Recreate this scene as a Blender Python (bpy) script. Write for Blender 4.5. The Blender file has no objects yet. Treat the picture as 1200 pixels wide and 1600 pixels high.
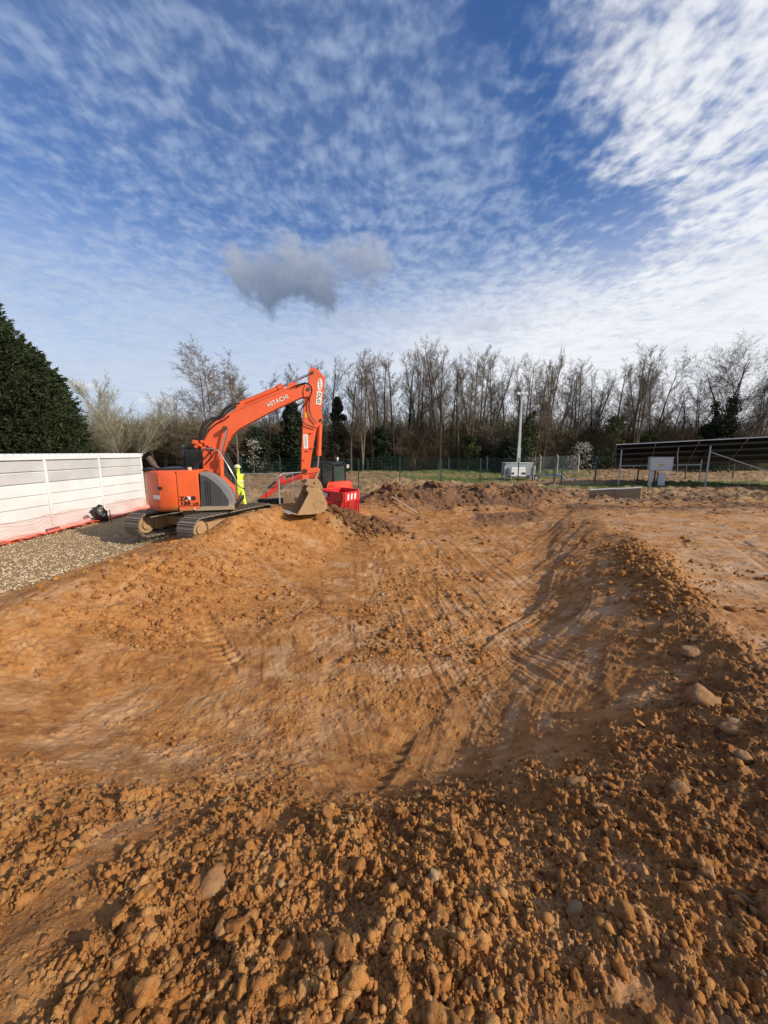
import bpy, math, random, time
import numpy as np
from mathutils import Vector, Matrix
R = math.radians
T0 = time.time()
rng = np.random.default_rng(7)
random.seed(7)
scn = bpy.context.scene
col = scn.collection

# ---------------------------------------------------------------- camera
CAMZ, F, PITCH = 2.6, 578.0, R(9.3)
cd = bpy.data.cameras.new('camera')
cam = bpy.data.objects.new('camera', cd); col.objects.link(cam)
cam.location = (0, 0, CAMZ); cam.rotation_euler = (R(90) - PITCH, 0, 0)
cd.sensor_fit = 'VERTICAL'; cd.sensor_height = 24; cd.lens = 24 * F / 1600
cd.clip_start = 0.05; cd.clip_end = 3000
scn.camera = cam

# ---------------------------------------------------------------- light
SUN_AZ, SUN_EL = 114, 29            # azimuth clockwise from the view direction (+Y)
w = bpy.data.worlds.new('World'); scn.world = w; w.use_nodes = True
nt = w.node_tree; nt.nodes.clear()
def N(nt, t, **k):
    n = nt.nodes.new(t)
    for a, b in k.items():
        if a in ('ins',):
            for i, v in b.items(): n.inputs[i].default_value = v
        else: setattr(n, a, b)
    return n
def M2(nt, op, a, b=None, c=None, clamp=False):
    n = nt.nodes.new('ShaderNodeMath'); n.operation = op; n.use_clamp = clamp
    for i, v in enumerate((a, b, c)):
        if v is None: continue
        if isinstance(v, (int, float)): n.inputs[i].default_value = v
        else: nt.links.new(v, n.inputs[i])
    return n.outputs[0]
def VM(nt, op, a, b=None):
    n = nt.nodes.new('ShaderNodeVectorMath'); n.operation = op
    for i, v in enumerate((a, b)):
        if v is None: continue
        if isinstance(v, (tuple, list)): n.inputs[i].default_value = v
        else: nt.links.new(v, n.inputs[i])
    return n.outputs['Value'] if op in ('DOT_PRODUCT', 'LENGTH', 'DISTANCE') else n.outputs[0]
def MR(nt, v, a, b, c=0.0, d=1.0, sm=True):
    n = nt.nodes.new('ShaderNodeMapRange'); n.interpolation_type = 'SMOOTHSTEP' if sm else 'LINEAR'
    nt.links.new(v, n.inputs[0])
    for i, x in zip((1, 2, 3, 4), (a, b, c, d)): n.inputs[i].default_value = x
    return n.outputs[0]
def MIX(nt, f, a, b, mode='MIX'):
    n = nt.nodes.new('ShaderNodeMix'); n.data_type = 'RGBA'; n.blend_type = mode
    for s, v in ((n.inputs[0], f), (n.inputs[6], a), (n.inputs[7], b)):
        if isinstance(v, (int, float)): s.default_value = v
        elif isinstance(v, (tuple, list)): s.default_value = (*v[:3], 1)
        else: nt.links.new(v, s)
    return n.outputs[2]
def NOISE(nt, vec, scale, detail=4, rough=.55, dist=0, d4=None):
    n = nt.nodes.new('ShaderNodeTexNoise'); n.inputs['Scale'].default_value = scale
    n.inputs['Detail'].default_value = detail; n.inputs['Roughness'].default_value = rough
    n.inputs['Distortion'].default_value = dist
    if vec is not None: nt.links.new(vec, n.inputs['Vector'])
    return n.outputs['Fac']
def VOR(nt, vec, scale, feature='F1', rnd=1.0):
    n = nt.nodes.new('ShaderNodeTexVoronoi'); n.feature = feature; n.inputs['Scale'].default_value = scale
    n.inputs['Randomness'].default_value = rnd
    if vec is not None: nt.links.new(vec, n.inputs['Vector'])
    return n

sky = N(nt, 'ShaderNodeTexSky', sky_type='NISHITA', sun_disc=False, sun_elevation=R(SUN_EL), sun_rotation=R(SUN_AZ),
        air_density=1.0, dust_density=0.6, ozone_density=2.5, altitude=0)
tc = N(nt, 'ShaderNodeTexCoord'); D = tc.outputs['Generated']
sx = N(nt, 'ShaderNodeSeparateXYZ'); nt.links.new(D, sx.inputs[0])
dx, dy, dz = sx.outputs
zc = M2(nt, 'ADD', M2(nt, 'MAXIMUM', dz, 0.0), 0.045)
cb = N(nt, 'ShaderNodeCombineXYZ'); nt.links.new(M2(nt, 'DIVIDE', dx, zc), cb.inputs[0]); nt.links.new(M2(nt, 'DIVIDE', dy, zc), cb.inputs[1])
P = cb.outputs[0]
px_, py_ = cb.inputs[0].links[0].from_socket, cb.inputs[1].links[0].from_socket
SKYS = 0.11
skyc = VM(nt, 'MULTIPLY', sky.outputs[0], (SKYS*0.62, SKYS*0.90, SKYS*1.30))
# warp
wn = N(nt, 'ShaderNodeTexNoise', ins={'Scale': 1.3, 'Detail': 3.0}); nt.links.new(P, wn.inputs['Vector'])
Pw = VM(nt, 'ADD', P, VM(nt, 'MULTIPLY', VM(nt, 'SUBTRACT', wn.outputs['Color'], (.5, .5, .5)), (.20, .20, 0)))
big = NOISE(nt, Pw, 0.9, 3)
cells = NOISE(nt, Pw, 15.0, 2.5, .5, .10)
cells2 = NOISE(nt, VM(nt, 'MULTIPLY', Pw, (1.25, .8, 1)), 27.0, 3, .55)
vor = VOR(nt, Pw, 11.0, 'SMOOTH_F1').outputs['Distance']
patt = M2(nt, 'ADD', M2(nt, 'ADD', M2(nt, 'MULTIPLY', cells, .60), M2(nt, 'MULTIPLY', cells2, .40)), M2(nt, 'MULTIPLY', M2(nt, 'SUBTRACT', .42, vor), .30))
# signed distance to the clear lane running (.42,1.14)->(.94,1.74) overhead; >0 right of it
side = M2(nt, 'ADD', M2(nt, 'SUBTRACT', M2(nt, 'MULTIPLY', px_, .752), M2(nt, 'MULTIPLY', py_, .659)), .439)
side = M2(nt, 'ADD', side, M2(nt, 'MULTIPLY', M2(nt, 'SUBTRACT', NOISE(nt, P, 2.2, 4), .5), .50))
near_ = MR(nt, dz, .16, .40)                          # the lane only exists well above the horizon
right = MR(nt, side, -0.02, 0.26)
left = MR(nt, side, -0.02, -0.22)
lane = M2(nt, 'MULTIPLY', M2(nt, 'SUBTRACT', 1.0, M2(nt, 'MAXIMUM', right, left)), near_)
az_ = M2(nt, 'ARCTAN2', dx, dy)
rightness = MR(nt, M2(nt, 'ADD', az_, M2(nt, 'MULTIPLY', M2(nt, 'SUBTRACT', big, .5), .5)), -.75, .75, 0, 1, False)
hor = MR(nt, dz, 0.50, 0.12)
rightness = M2(nt, 'MULTIPLY', rightness, M2(nt, 'SUBTRACT', 1.0, M2(nt, 'MULTIPLY', M2(nt, 'MULTIPLY', MR(nt, dz, .22, .52), M2(nt, 'SUBTRACT', 1.0, right)), .55)))
dens = M2(nt, 'ADD', M2(nt, 'MULTIPLY', rightness, .16), M2(nt, 'MULTIPLY', hor, .14))
dens = M2(nt, 'ADD', dens, M2(nt, 'MULTIPLY', M2(nt, 'SUBTRACT', big, .5), .24))
dens = M2(nt, 'SUBTRACT', dens, M2(nt, 'MULTIPLY', lane, .17))
dens = M2(nt, 'SUBTRACT', dens, M2(nt, 'MULTIPLY', MR(nt, dz, .60, .80), .05))
v = M2(nt, 'ADD', patt, dens)
hard = MR(nt, v, 0.35, 0.80)
opac = M2(nt, 'MULTIPLY', hard, MR(nt, rightness, 0.30, 0.85, .60, .96))
veil = M2(nt, 'MULTIPLY', MR(nt, dz, .55, .16), MR(nt, NOISE(nt, Pw, .5, 4), .30, .62, .70, .94))
veil = M2(nt, 'MAXIMUM', veil, M2(nt, 'MULTIPLY', M2(nt, 'SUBTRACT', 1.0, lane), .10))
opac = M2(nt, 'ADD', opac, M2(nt, 'MULTIPLY', veil, M2(nt, 'SUBTRACT', 1.0, opac)))
ccol = MIX(nt, MR(nt, rightness, .25, .8), MIX(nt, hor, (.46, .57, .78), (.62, .70, .82)), (.90, .92, .96))
shade = NOISE(nt, Pw, 3.0, 5, .6)
ccol = MIX(nt, MR(nt, shade, .45, .72, 0, .35), ccol, (.46, .52, .64))
skym = MIX(nt, opac, skyc, ccol)
# lone cumulus: blobs in direction space
def puff(acc, az, el, wa, we, colr, dcol, seed, power=1.0, edge=(.25, .62), nsc=9.0):
    az, el = R(az), R(el)
    c = (math.sin(az)*math.cos(el), math.cos(az)*math.cos(el), math.sin(el))
    rt = (math.cos(az), -math.sin(az), 0.0)
    up = tuple(Vector(rt).cross(Vector(c)))
    a = M2(nt, 'DIVIDE', VM(nt, 'DOT_PRODUCT', D, rt), math.sin(R(wa)))
    b = M2(nt, 'DIVIDE', VM(nt, 'DOT_PRODUCT', D, up), math.sin(R(we)))
    c0 = sum(x*y for x, y in zip(c, up))
    r2 = M2(nt, 'ADD', M2(nt, 'MULTIPLY', a, a), M2(nt, 'MULTIPLY', b, b))
    rr = M2(nt, 'SQRT', r2)
    off = VM(nt, 'ADD', D, (seed, seed*.7, 0))
    ns = NOISE(nt, off, nsc, 6, .6, .25)
    val = M2(nt, 'ADD', M2(nt, 'SUBTRACT', 1.0, rr), M2(nt, 'MULTIPLY', M2(nt, 'SUBTRACT', ns, .5), 2.8))
    m = M2(nt, 'MULTIPLY', MR(nt, val, edge[0], edge[1]), power)
    m = M2(nt, 'MULTIPLY', m, MR(nt, VM(nt, 'DOT_PRODUCT', D, c), .6, .8))
    cc = MIX(nt, MR(nt, M2(nt, 'ADD', b, M2(nt, 'MULTIPLY', M2(nt, 'SUBTRACT', ns, .5), 2.2)), -.7, .9), dcol, colr)
    return MIX(nt, m, acc, cc)
skym = puff(skym, -12.6, 22.4, 9.4, 5.0, (.40, .45, .56), (.15, .20, .30), 3.1, .95, (.10, .55), 9.0)
skym = puff(skym, -4.4, 25.0, 7.4, 3.9, (.50, .54, .64), (.25, .30, .42), 5.1, .85, (.12, .70), 9.5)
skym = puff(skym, -4, 18.5, 9, 2.2, (.58, .63, .72), (.40, .46, .57), 8.8, .5, (.25, .9), 10)
skym = puff(skym, 14, 17.0, 9, 2.2, (.66, .70, .77), (.44, .49, .58), 1.8, .5, (.25, .9), 10)
skym = puff(skym, -38.0, 7.4, 3.4, .75, (.86, .87, .90), (.5, .58, .70), 2.2, .9, (.05, .5), 24)
skym = puff(skym, -30.0, 6.2, 3.0, .8, (.86, .87, .90), (.5, .58, .70), 4.4, .9, (.05, .5), 24)
bg = N(nt, 'ShaderNodeBackground'); nt.links.new(skym, bg.inputs[0]); bg.inputs[1].default_value = 1.0
wo = N(nt, 'ShaderNodeOutputWorld'); nt.links.new(bg.outputs[0], wo.inputs[0])

sd = bpy.data.lights.new('sun', 'SUN'); sd.energy = 5.0; sd.angle = R(0.6); sd.color = (1.0, .87, .70)
sun = bpy.data.objects.new('sun', sd); col.objects.link(sun)
saz, sel = R(SUN_AZ), R(SUN_EL)
sv = Vector((math.sin(saz)*math.cos(sel), math.cos(saz)*math.cos(sel), math.sin(sel)))
sun.rotation_euler = sv.to_track_quat('Z', 'Y').to_euler(); sun.location = (40, -15, 30)
scn.view_settings.view_transform = 'Standard'; scn.view_settings.look = 'None'
scn.view_settings.gamma = 1; scn.view_settings.exposure = 0; scn.view_settings.use_curve_mapping = False
scn.render.engine = 'CYCLES'
scn.cycles.use_denoising = True
scn.cycles.max_bounces = 5; scn.cycles.diffuse_bounces = 3; scn.cycles.glossy_bounces = 3
scn.cycles.transparent_max_bounces = 8; scn.cycles.caustics_reflective = False; scn.cycles.caustics_refractive = False

# ---------------------------------------------------------------- helpers
def ray(px, py):
    u, v = (px - 600) / F, (800 - py) / F
    return Vector((u, math.cos(PITCH) + v*math.sin(PITCH), v*math.cos(PITCH) - math.sin(PITCH)))
def at(px, py, Y):                      # world point on the sight line at forward distance Y
    d = ray(px, py); t = Y / d.y
    return Vector((d.x*t, Y, CAMZ + d.z*t))
def gx(px, Y, py=740): return at(px, py, Y).x

def tag(o, label=None, cat=None, group=None, kind=None):
    if label: o['label'] = label
    if cat: o['category'] = cat
    if group: o['group'] = group
    if kind: o['kind'] = kind
    return o
def empty(name, loc, label, cat, group=None, rz=0):
    o = bpy.data.objects.new(name, None); col.objects.link(o); o.empty_display_size = .3
    o.location = loc; o.rotation_euler = (0, 0, rz)
    return tag(o, label, cat, group)
LOCAL = set()          # things whose part geometry is written in the thing's own axes
def np_mesh(name, V, Fc, smooth=False, fsize=None):
    """V (n,3), Fc (m,k) int array"""
    me = bpy.data.meshes.new(name); V = np.asarray(V, dtype=np.float32); Fc = np.asarray(Fc, dtype=np.int32)
    k = Fc.shape[1]
    me.vertices.add(len(V)); me.vertices.foreach_set('co', V.ravel())
    me.loops.add(Fc.size); me.loops.foreach_set('vertex_index', Fc.ravel())
    me.polygons.add(len(Fc)); me.polygons.foreach_set('loop_start', np.arange(0, Fc.size, k, dtype=np.int32))
    if smooth: me.polygons.foreach_set('use_smooth', np.ones(len(Fc), dtype=bool))
    me.update(calc_edges=True); me.validate()
    return me
class MB:
    def __init__(s): s.v = []; s.f = []
    def add(s, vs, fs):
        n = len(s.v); s.v += [tuple(v) for v in vs]; s.f += [tuple(i + n for i in f) for f in fs]; return s
    def box(s, c, d, m=None):
        c = Vector(c); q = []
        for z in (-1, 1):
            for y in (-1, 1):
                for x in (-1, 1):
                    p = Vector((x*d[0]/2, y*d[1]/2, z*d[2]/2)); q.append((m @ p if m is not None else p) + c)
        return s.add(q, [(0, 2, 3, 1), (4, 5, 7, 6), (0, 1, 5, 4), (2, 6, 7, 3), (0, 4, 6, 2), (1, 3, 7, 5)])
    def bar(s, a, b, w, h=None, up=(0, 0, 1)):
        a, b = Vector(a), Vector(b); h = h or w; d = (b - a).normalized(); u = Vector(up)
        if abs(d.dot(u)) > .98: u = Vector((0, 1, 0))
        x = d.cross(u).normalized(); y = x.cross(d)
        q = [p + x*i*w/2 + y*j*h/2 for p in (a, b) for i, j in ((-1, -1), (1, -1), (1, 1), (-1, 1))]
        return s.add(q, [(3, 2, 1, 0), (4, 5, 6, 7), (0, 1, 5, 4), (1, 2, 6, 5), (2, 3, 7, 6), (3, 0, 4, 7)])
    def cyl(s, a, b, r, r2=None, n=12, cap=True):
        a, b = Vector(a), Vector(b); r2 = r if r2 is None else r2; d = (b - a).normalized()
        u = Vector((0, 0, 1)) if abs(d.z) < .9 else Vector((1, 0, 0))
        x = d.cross(u).normalized(); y = x.cross(d); q = []
        for p, rr in ((a, r), (b, r2)):
            for k in range(n):
                t = 2*math.pi*k/n; q.append(p + x*rr*math.cos(t) + y*rr*math.sin(t))
        fs = [(k, (k+1) % n, n + (k+1) % n, n + k) for k in range(n)]
        if cap: fs += [tuple(range(n))[::-1], tuple(range(n, 2*n))]
        return s.add(q, fs)
    def tube(s, pts, r, n=6, cap=True):
        pts = [Vector(p) for p in pts]; rs = r if isinstance(r, (list, tuple)) else [r]*len(pts); q = []
        for i, p in enumerate(pts):
            d = (pts[min(i+1, len(pts)-1)] - pts[max(i-1, 0)]).normalized()
            u = Vector((0, 0, 1)) if abs(d.z) < .95 else Vector((0, 1, 0))
            x = d.cross(u).normalized(); y = x.cross(d)
            for k in range(n):
                t = 2*math.pi*k/n; q.append(p + x*rs[i]*math.cos(t) + y*rs[i]*math.sin(t))
        fs = [(i*n + k, i*n + (k+1) % n, (i+1)*n + (k+1) % n, (i+1)*n + k) for i in range(len(pts)-1) for k in range(n)]
        if cap: fs += [tuple(range(n))[::-1], tuple(range(len(q)-n, len(q)))]
        return s.add(q, fs)
    def prism(s, front, back):          # two matching outlines
        n = len(front); return s.add(list(front) + list(back), [tuple(range(n)), tuple(range(2*n-1, n-1, -1))] +
                                     [(k, n + k, n + (k+1) % n, (k+1) % n) for k in range(n)])
    def build(s, name, mat, parent=None, bevel=0, smooth=False, label=None):
        me = bpy.data.meshes.new(name); me.from_pydata(s.v, [], s.f); me.update()
        import bmesh
        bm = bmesh.new(); bm.from_mesh(me); bmesh.ops.recalc_face_normals(bm, faces=bm.faces); bm.to_mesh(me); bm.free()
        o = bpy.data.objects.new(name, me); col.objects.link(o)
        if mat is not None: me.materials.append(mat)
        if parent is not None:
            # geometry is given in world coordinates; children keep it
            o.parent = parent
            if parent.name not in LOCAL: o.location = -total_loc(parent)
        if bevel:
            b = o.modifiers.new('bevel', 'BEVEL'); b.width = bevel; b.segments = 2; b.limit_method = 'ANGLE'; b.angle_limit = R(35)
        if smooth or bevel:
            for p in me.polygons: p.use_smooth = True
            if hasattr(me, 'set_sharp_from_angle'): me.set_sharp_from_angle(angle=R(38))
        if label: o['label'] = label
        return o
def total_loc(o):
    v = Vector(o.location)
    while o.parent is not None: o = o.parent; v += Vector(o.location)
    return v
def spline(pts, n=6):
    pts = [Vector(p) for p in pts]; out = []
    for i in range(len(pts)-1):
        p0, p1, p2, p3 = pts[max(i-1, 0)], pts[i], pts[i+1], pts[min(i+2, len(pts)-1)]
        for k in range(n):
            t = k/n; out.append(.5*((2*p1) + (p2-p0)*t + (2*p0-5*p1+4*p2-p3)*t*t + (3*p1-p0-3*p2+p3)*t**3))
    return out + [pts[-1]]
def copy_tree(o, parent=None):
    c = o.copy(); col.objects.link(c)
    if parent is not None: c.parent = parent
    for ch in list(o.children): copy_tree(ch, c)
    return c

# numpy noise -----------------------------------------------------
def _h(ix, iy, s):
    n = (ix.astype(np.int64)*374761393 + iy.astype(np.int64)*668265263 + s*1442695041) & 0xffffffff
    n = ((n ^ (n >> 13))*1274126177) & 0xffffffff
    n = (n ^ (n >> 16)) & 0xffffffff
    return n.astype(np.float64)/4294967295.0
def vnoise(x, y, s=0):
    ix, iy = np.floor(x), np.floor(y); fx, fy = x-ix, y-iy
    fx, fy = fx*fx*fx*(fx*(fx*6-15)+10), fy*fy*fy*(fy*(fy*6-15)+10)
    a, b, c, d = _h(ix, iy, s), _h(ix+1, iy, s), _h(ix, iy+1, s), _h(ix+1, iy+1, s)
    return (a*(1-fx)+b*fx)*(1-fy) + (c*(1-fx)+d*fx)*fy
def fbm(x, y, o=4, s=0, g=.5):
    t = np.zeros_like(x, dtype=np.float64); a, tot = 1.0, 0
    for i in range(o):
        t += a*(vnoise(x, y, s+i*17)-.5)*2; tot += a; a *= g
        x, y = x*2.03*.8-y*2.03*.6+3.1, x*2.03*.6+y*2.03*.8+1.7
    return t/tot
def worley(x, y, s=0):
    ix, iy = np.floor(x), np.floor(y)
    f1 = np.full(x.shape, 9.0); f2 = np.full(x.shape, 9.0); cid = np.zeros(x.shape)
    ccx = np.zeros(x.shape); ccy = np.zeros(x.shape)
    for i in (-1, 0, 1):
        for j in (-1, 0, 1):
            cx, cy = ix+i, iy+j
            qx, qy = cx + _h(cx, cy, s), cy + _h(cx, cy, s+5)
            d = np.hypot(x-qx, y-qy); m = d < f1
            f2 = np.where(m, f1, np.minimum(f2, d)); cid = np.where(m, _h(cx, cy, s+9), cid)
            ccx = np.where(m, qx, ccx); ccy = np.where(m, qy, ccy); f1 = np.where(m, d, f1)
    return f1, f2, cid, ccx, ccy
def ss(a, b, x):
    t = np.clip((x-a)/(b-a), 0, 1); return t*t*(3-2*t)

# ---------------------------------------------------------------- materials
MATS = {}
def new_mat(name):
    m = bpy.data.materials.new(name); m.use_nodes = True; nt = m.node_tree
    b = next(n for n in nt.nodes if n.type == 'BSDF_PRINCIPLED'); MATS[name] = m
    return m, nt, b
def paint(name, c, rough=.45, metal=0.0, dirt=0.25, dirtc=(.30, .20, .11), nscale=6, bump=.0, spec=.5, coat=0.0, low=None):
    """painted / plastic surface with soil film, scuffs"""
    m, nt, b = new_mat(name); g = nt.nodes.new('ShaderNodeNewGeometry'); Pp = g.outputs['Position']
    n1 = NOISE(nt, VM(nt, 'MULTIPLY', Pp, (1.5, 1.5, .35)), nscale, 6, .68); n2 = NOISE(nt, Pp, nscale*7, 4, .6); n3 = NOISE(nt, Pp, 1.3, 3, .5)
    f = M2(nt, 'ADD', M2(nt, 'MULTIPLY', n1, .6), M2(nt, 'MULTIPLY', n2, .4))
    f = MR(nt, f, .50, .74, 0, dirt)
    if low:                                          # mud splashed up to a height
        sp = nt.nodes.new('ShaderNodeSeparateXYZ'); nt.links.new(Pp, sp.inputs[0])
        zz = M2(nt, 'ADD', sp.outputs[2], M2(nt, 'MULTIPLY', M2(nt, 'SUBTRACT', n1, .5), low[1]*2.2))
        f = M2(nt, 'MAXIMUM', f, MR(nt, zz, low[0]+low[1], low[0]-low[1]*.3, 0, low[2]))
    base = MIX(nt, MR(nt, n3, .3, .7), c, tuple(x*.86 for x in c))
    nt.links.new(MIX(nt, f, base, dirtc), b.inputs['Base Color'])
    nt.links.new(MR(nt, f, 0, .7, rough, .85), b.inputs['Roughness'])
    b.inputs['Metallic'].default_value = metal; b.inputs['Specular IOR Level'].default_value = spec
    if coat: b.inputs['Coat Weight'].default_value = coat
    if bump:
        bp = nt.nodes.new('ShaderNodeBump'); bp.inputs['Strength'].default_value = bump; bp.inputs['Distance'].default_value = .01
        nt.links.new(n2, bp.inputs['Height']); nt.links.new(bp.outputs[0], b.inputs['Normal'])
    return m
orange = paint('orange_paint', (.80, .125, .030), .42, dirt=.42, low=(1.02, .16, .75), dirtc=(.36, .20, .09))
orange_hi = paint('boom_paint', (.74, .115, .032), .46, dirt=.5, dirtc=(.42, .20, .11), nscale=3.5)
redp = paint('red_paint', (.62, .035, .020), .4, dirt=.3)
redo = paint('red_orange_paint', (.75, .07, .03), .4, dirt=.35)
dgrey = paint('dark_grey_paint', (.050, .053, .060), .5, dirt=.25, low=(1.0, .10, .8), dirtc=(.33, .24, .15))
mgrey = paint('mid_grey_paint', (.20, .205, .21), .5, dirt=.35, low=(1.08, .2, .85), dirtc=(.36, .27, .17))
black = paint('black_parts', (.012, .012, .013), .45, dirt=.25, dirtc=(.10, .08, .06))
blackp = paint('black_plastic', (.010, .010, .011), .22, dirt=.12, nscale=12)
rubber = paint('black_hose', (.012, .012, .012), .5, dirt=.2)
chrome = paint('chrome_rod', (.62, .62, .62), .2, 1.0, dirt=.2)
steel = paint('galvanised_steel', (.42, .44, .46), .45, .6, dirt=.25)
worn = paint('worn_track_steel', (.24, .20, .16), .6, .15, dirt=.9, dirtc=(.36, .235, .13), nscale=9, bump=.6)
mudsteel = paint('mud_caked_steel', (.36, .225, .11), .8, dirt=.9, dirtc=(.58, .38, .19), nscale=7, bump=1.2)
pinsteel = paint('pin_steel', (.10, .09, .08), .4, .7)
rust = paint('rusty_pipe', (.085, .050, .042), .7, dirt=.5, dirtc=(.13, .08, .06))
white = paint('white_panel', (.70, .725, .74), .5, dirt=.30, dirtc=(.50, .50, .48), nscale=1.6, low=(.45, .5, .35))
lgrey = paint('pale_grey_panel', (.50, .51, .52), .6, dirt=.3, dirtc=(.42, .43, .44), nscale=10)
seam = paint('panel_seam', (.25, .25, .25), .7)
netm = paint('orange_net', (.85, .16, .10), .55, dirt=.1)
cone_o = paint('orange_plastic', (.85, .13, .04), .4, dirt=.3)
hivis = paint('hi_vis_fabric', (.60, .74, .06), .75, dirt=.5, dirtc=(.35, .38, .10), nscale=9)
helmet = paint('pale_helmet', (.75, .80, .36), .35, dirt=.1)
skin = paint('skin', (.50, .30, .21), .6, dirt=0)
reflect = paint('reflective_tape', (.62, .64, .62), .35, dirt=.1)
barrier = paint('red_barrier_plastic', (.66, .025, .030), .38, dirt=.15)
barw = paint('white_reflective', (.80, .78, .76), .4, dirt=.15)
green_post = paint('green_post', (.012, .060, .048), .5, dirt=.1)
conc = paint('concrete', (.30, .215, .135), .9, dirt=.95, dirtc=(.22, .125, .065), nscale=3, bump=.8)
concw = paint('pale_concrete', (.55, .54, .51), .9, dirt=.3, dirtc=(.35, .30, .24), nscale=5, bump=.5)
pv = paint('solar_back', (.009, .010, .017), .45, dirt=.15, dirtc=(.018, .018, .025), spec=.15)
alu = paint('aluminium', (.60, .61, .63), .4, .5, dirt=.1)
boxm = paint('cabinet_grey', (.50, .52, .55), .45, dirt=.08)
yell = paint('yellow_label', (.80, .50, .03), .5, dirt=0)
greenm = paint('green_decal', (.03, .22, .10), .5, dirt=0)
blue = paint('blue_hose', (.10, .20, .50), .4, dirt=.2)
purple = paint('blue_drawbar', (.12, .11, .30), .5, dirt=.3)
tgrey = paint('trailer_grey', (.33, .37, .39), .5, dirt=.2)
wht = paint('white_paint', (.74, .75, .77), .4, dirt=.12)
ink = paint('black_ink', (.010, .008, .008), .5, dirt=0)
silver = paint('silver_letters', (.78, .78, .78), .45, dirt=0)
wood = paint('timber', (.55, .45, .32), .8, dirt=.3)
bagm = paint('black_polythene', (.008, .008, .009), .18, dirt=.05, nscale=9, bump=.8)
def glass_mat():
    m, nt, b = new_mat('reflection_tinted_glass'); b.inputs['Base Color'].default_value = (.045, .075, .065, 1)  # greenish reflection of the cab windows is put into the base colour
    b.inputs['Roughness'].default_value = .06; b.inputs['Alpha'].default_value = .72; return m
glass = glass_mat()
def bark_mat(name, c1, c2, sc=8):
    m, nt, b = new_mat(name); g = nt.nodes.new('ShaderNodeNewGeometry'); oi = nt.nodes.new('ShaderNodeObjectInfo')
    n = NOISE(nt, g.outputs['Position'], sc, 5, .6); c = MIX(nt, MR(nt, n, .3, .7), c1, c2)
    h = nt.nodes.new('ShaderNodeHueSaturation'); nt.links.new(c, h.inputs['Color']); nt.links.new(MR(nt, oi.outputs['Random'], 0, 1, .72, 1.25), h.inputs['Value'])
    nt.links.new(h.outputs[0], b.inputs['Base Color']); b.inputs['Roughness'].default_value = .9; b.inputs['Specular IOR Level'].default_value = .2
    return m
bark = bark_mat('grey_brown_bark', (.095, .08, .060), (.20, .165, .125))
bark_d = bark_mat('dark_bark', (.045, .038, .030), (.10, .084, .066))
bark_b = bark_mat('birch_bark', (.16, .13, .11), (.34, .31, .27), 2)
twig = bark_mat('twigs', (.12, .098, .072), (.20, .165, .125))
twig_r = bark_mat('reddish_twigs', (.125, .092, .060), (.21, .155, .105))
twig_o = bark_mat('olive_twigs', (.15, .135, .065), (.25, .215, .105))
twig_p = bark_mat('pale_twigs', (.22, .21, .15), (.36, .34, .24))
def leaf_mat(name, a, b2, sc=1.2, rough=.75):
    m, nt, b = new_mat(name); g = nt.nodes.new('ShaderNodeNewGeometry')
    n = NOISE(nt, g.outputs['Position'], sc, 4, .6)
    c = MIX(nt, MR(nt, n, .3, .7), a, b2); r = MIX(nt, .5, c, MIX(nt, MR(nt, g.outputs['Random Per Island'], 0, 1), a, b2))
    nt.links.new(r, b.inputs['Base Color']); b.inputs['Roughness'].default_value = rough; b.inputs['Specular IOR Level'].default_value = .25
    return m
conif = leaf_mat('leylandii_foliage', (.009, .016, .007), (.040, .058, .020), 1.6)
ivy = leaf_mat('ivy_leaves', (.010, .020, .008), (.028, .042, .018))
bleaf = leaf_mat('bush_leaves', (.050, .070, .020), (.085, .100, .035))
blossom = leaf_mat('blossom', (.34, .33, .30), (.58, .56, .52))
grassm = leaf_mat('grass_blades', (.06, .12, .018), (.12, .19, .035), 3)

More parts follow.
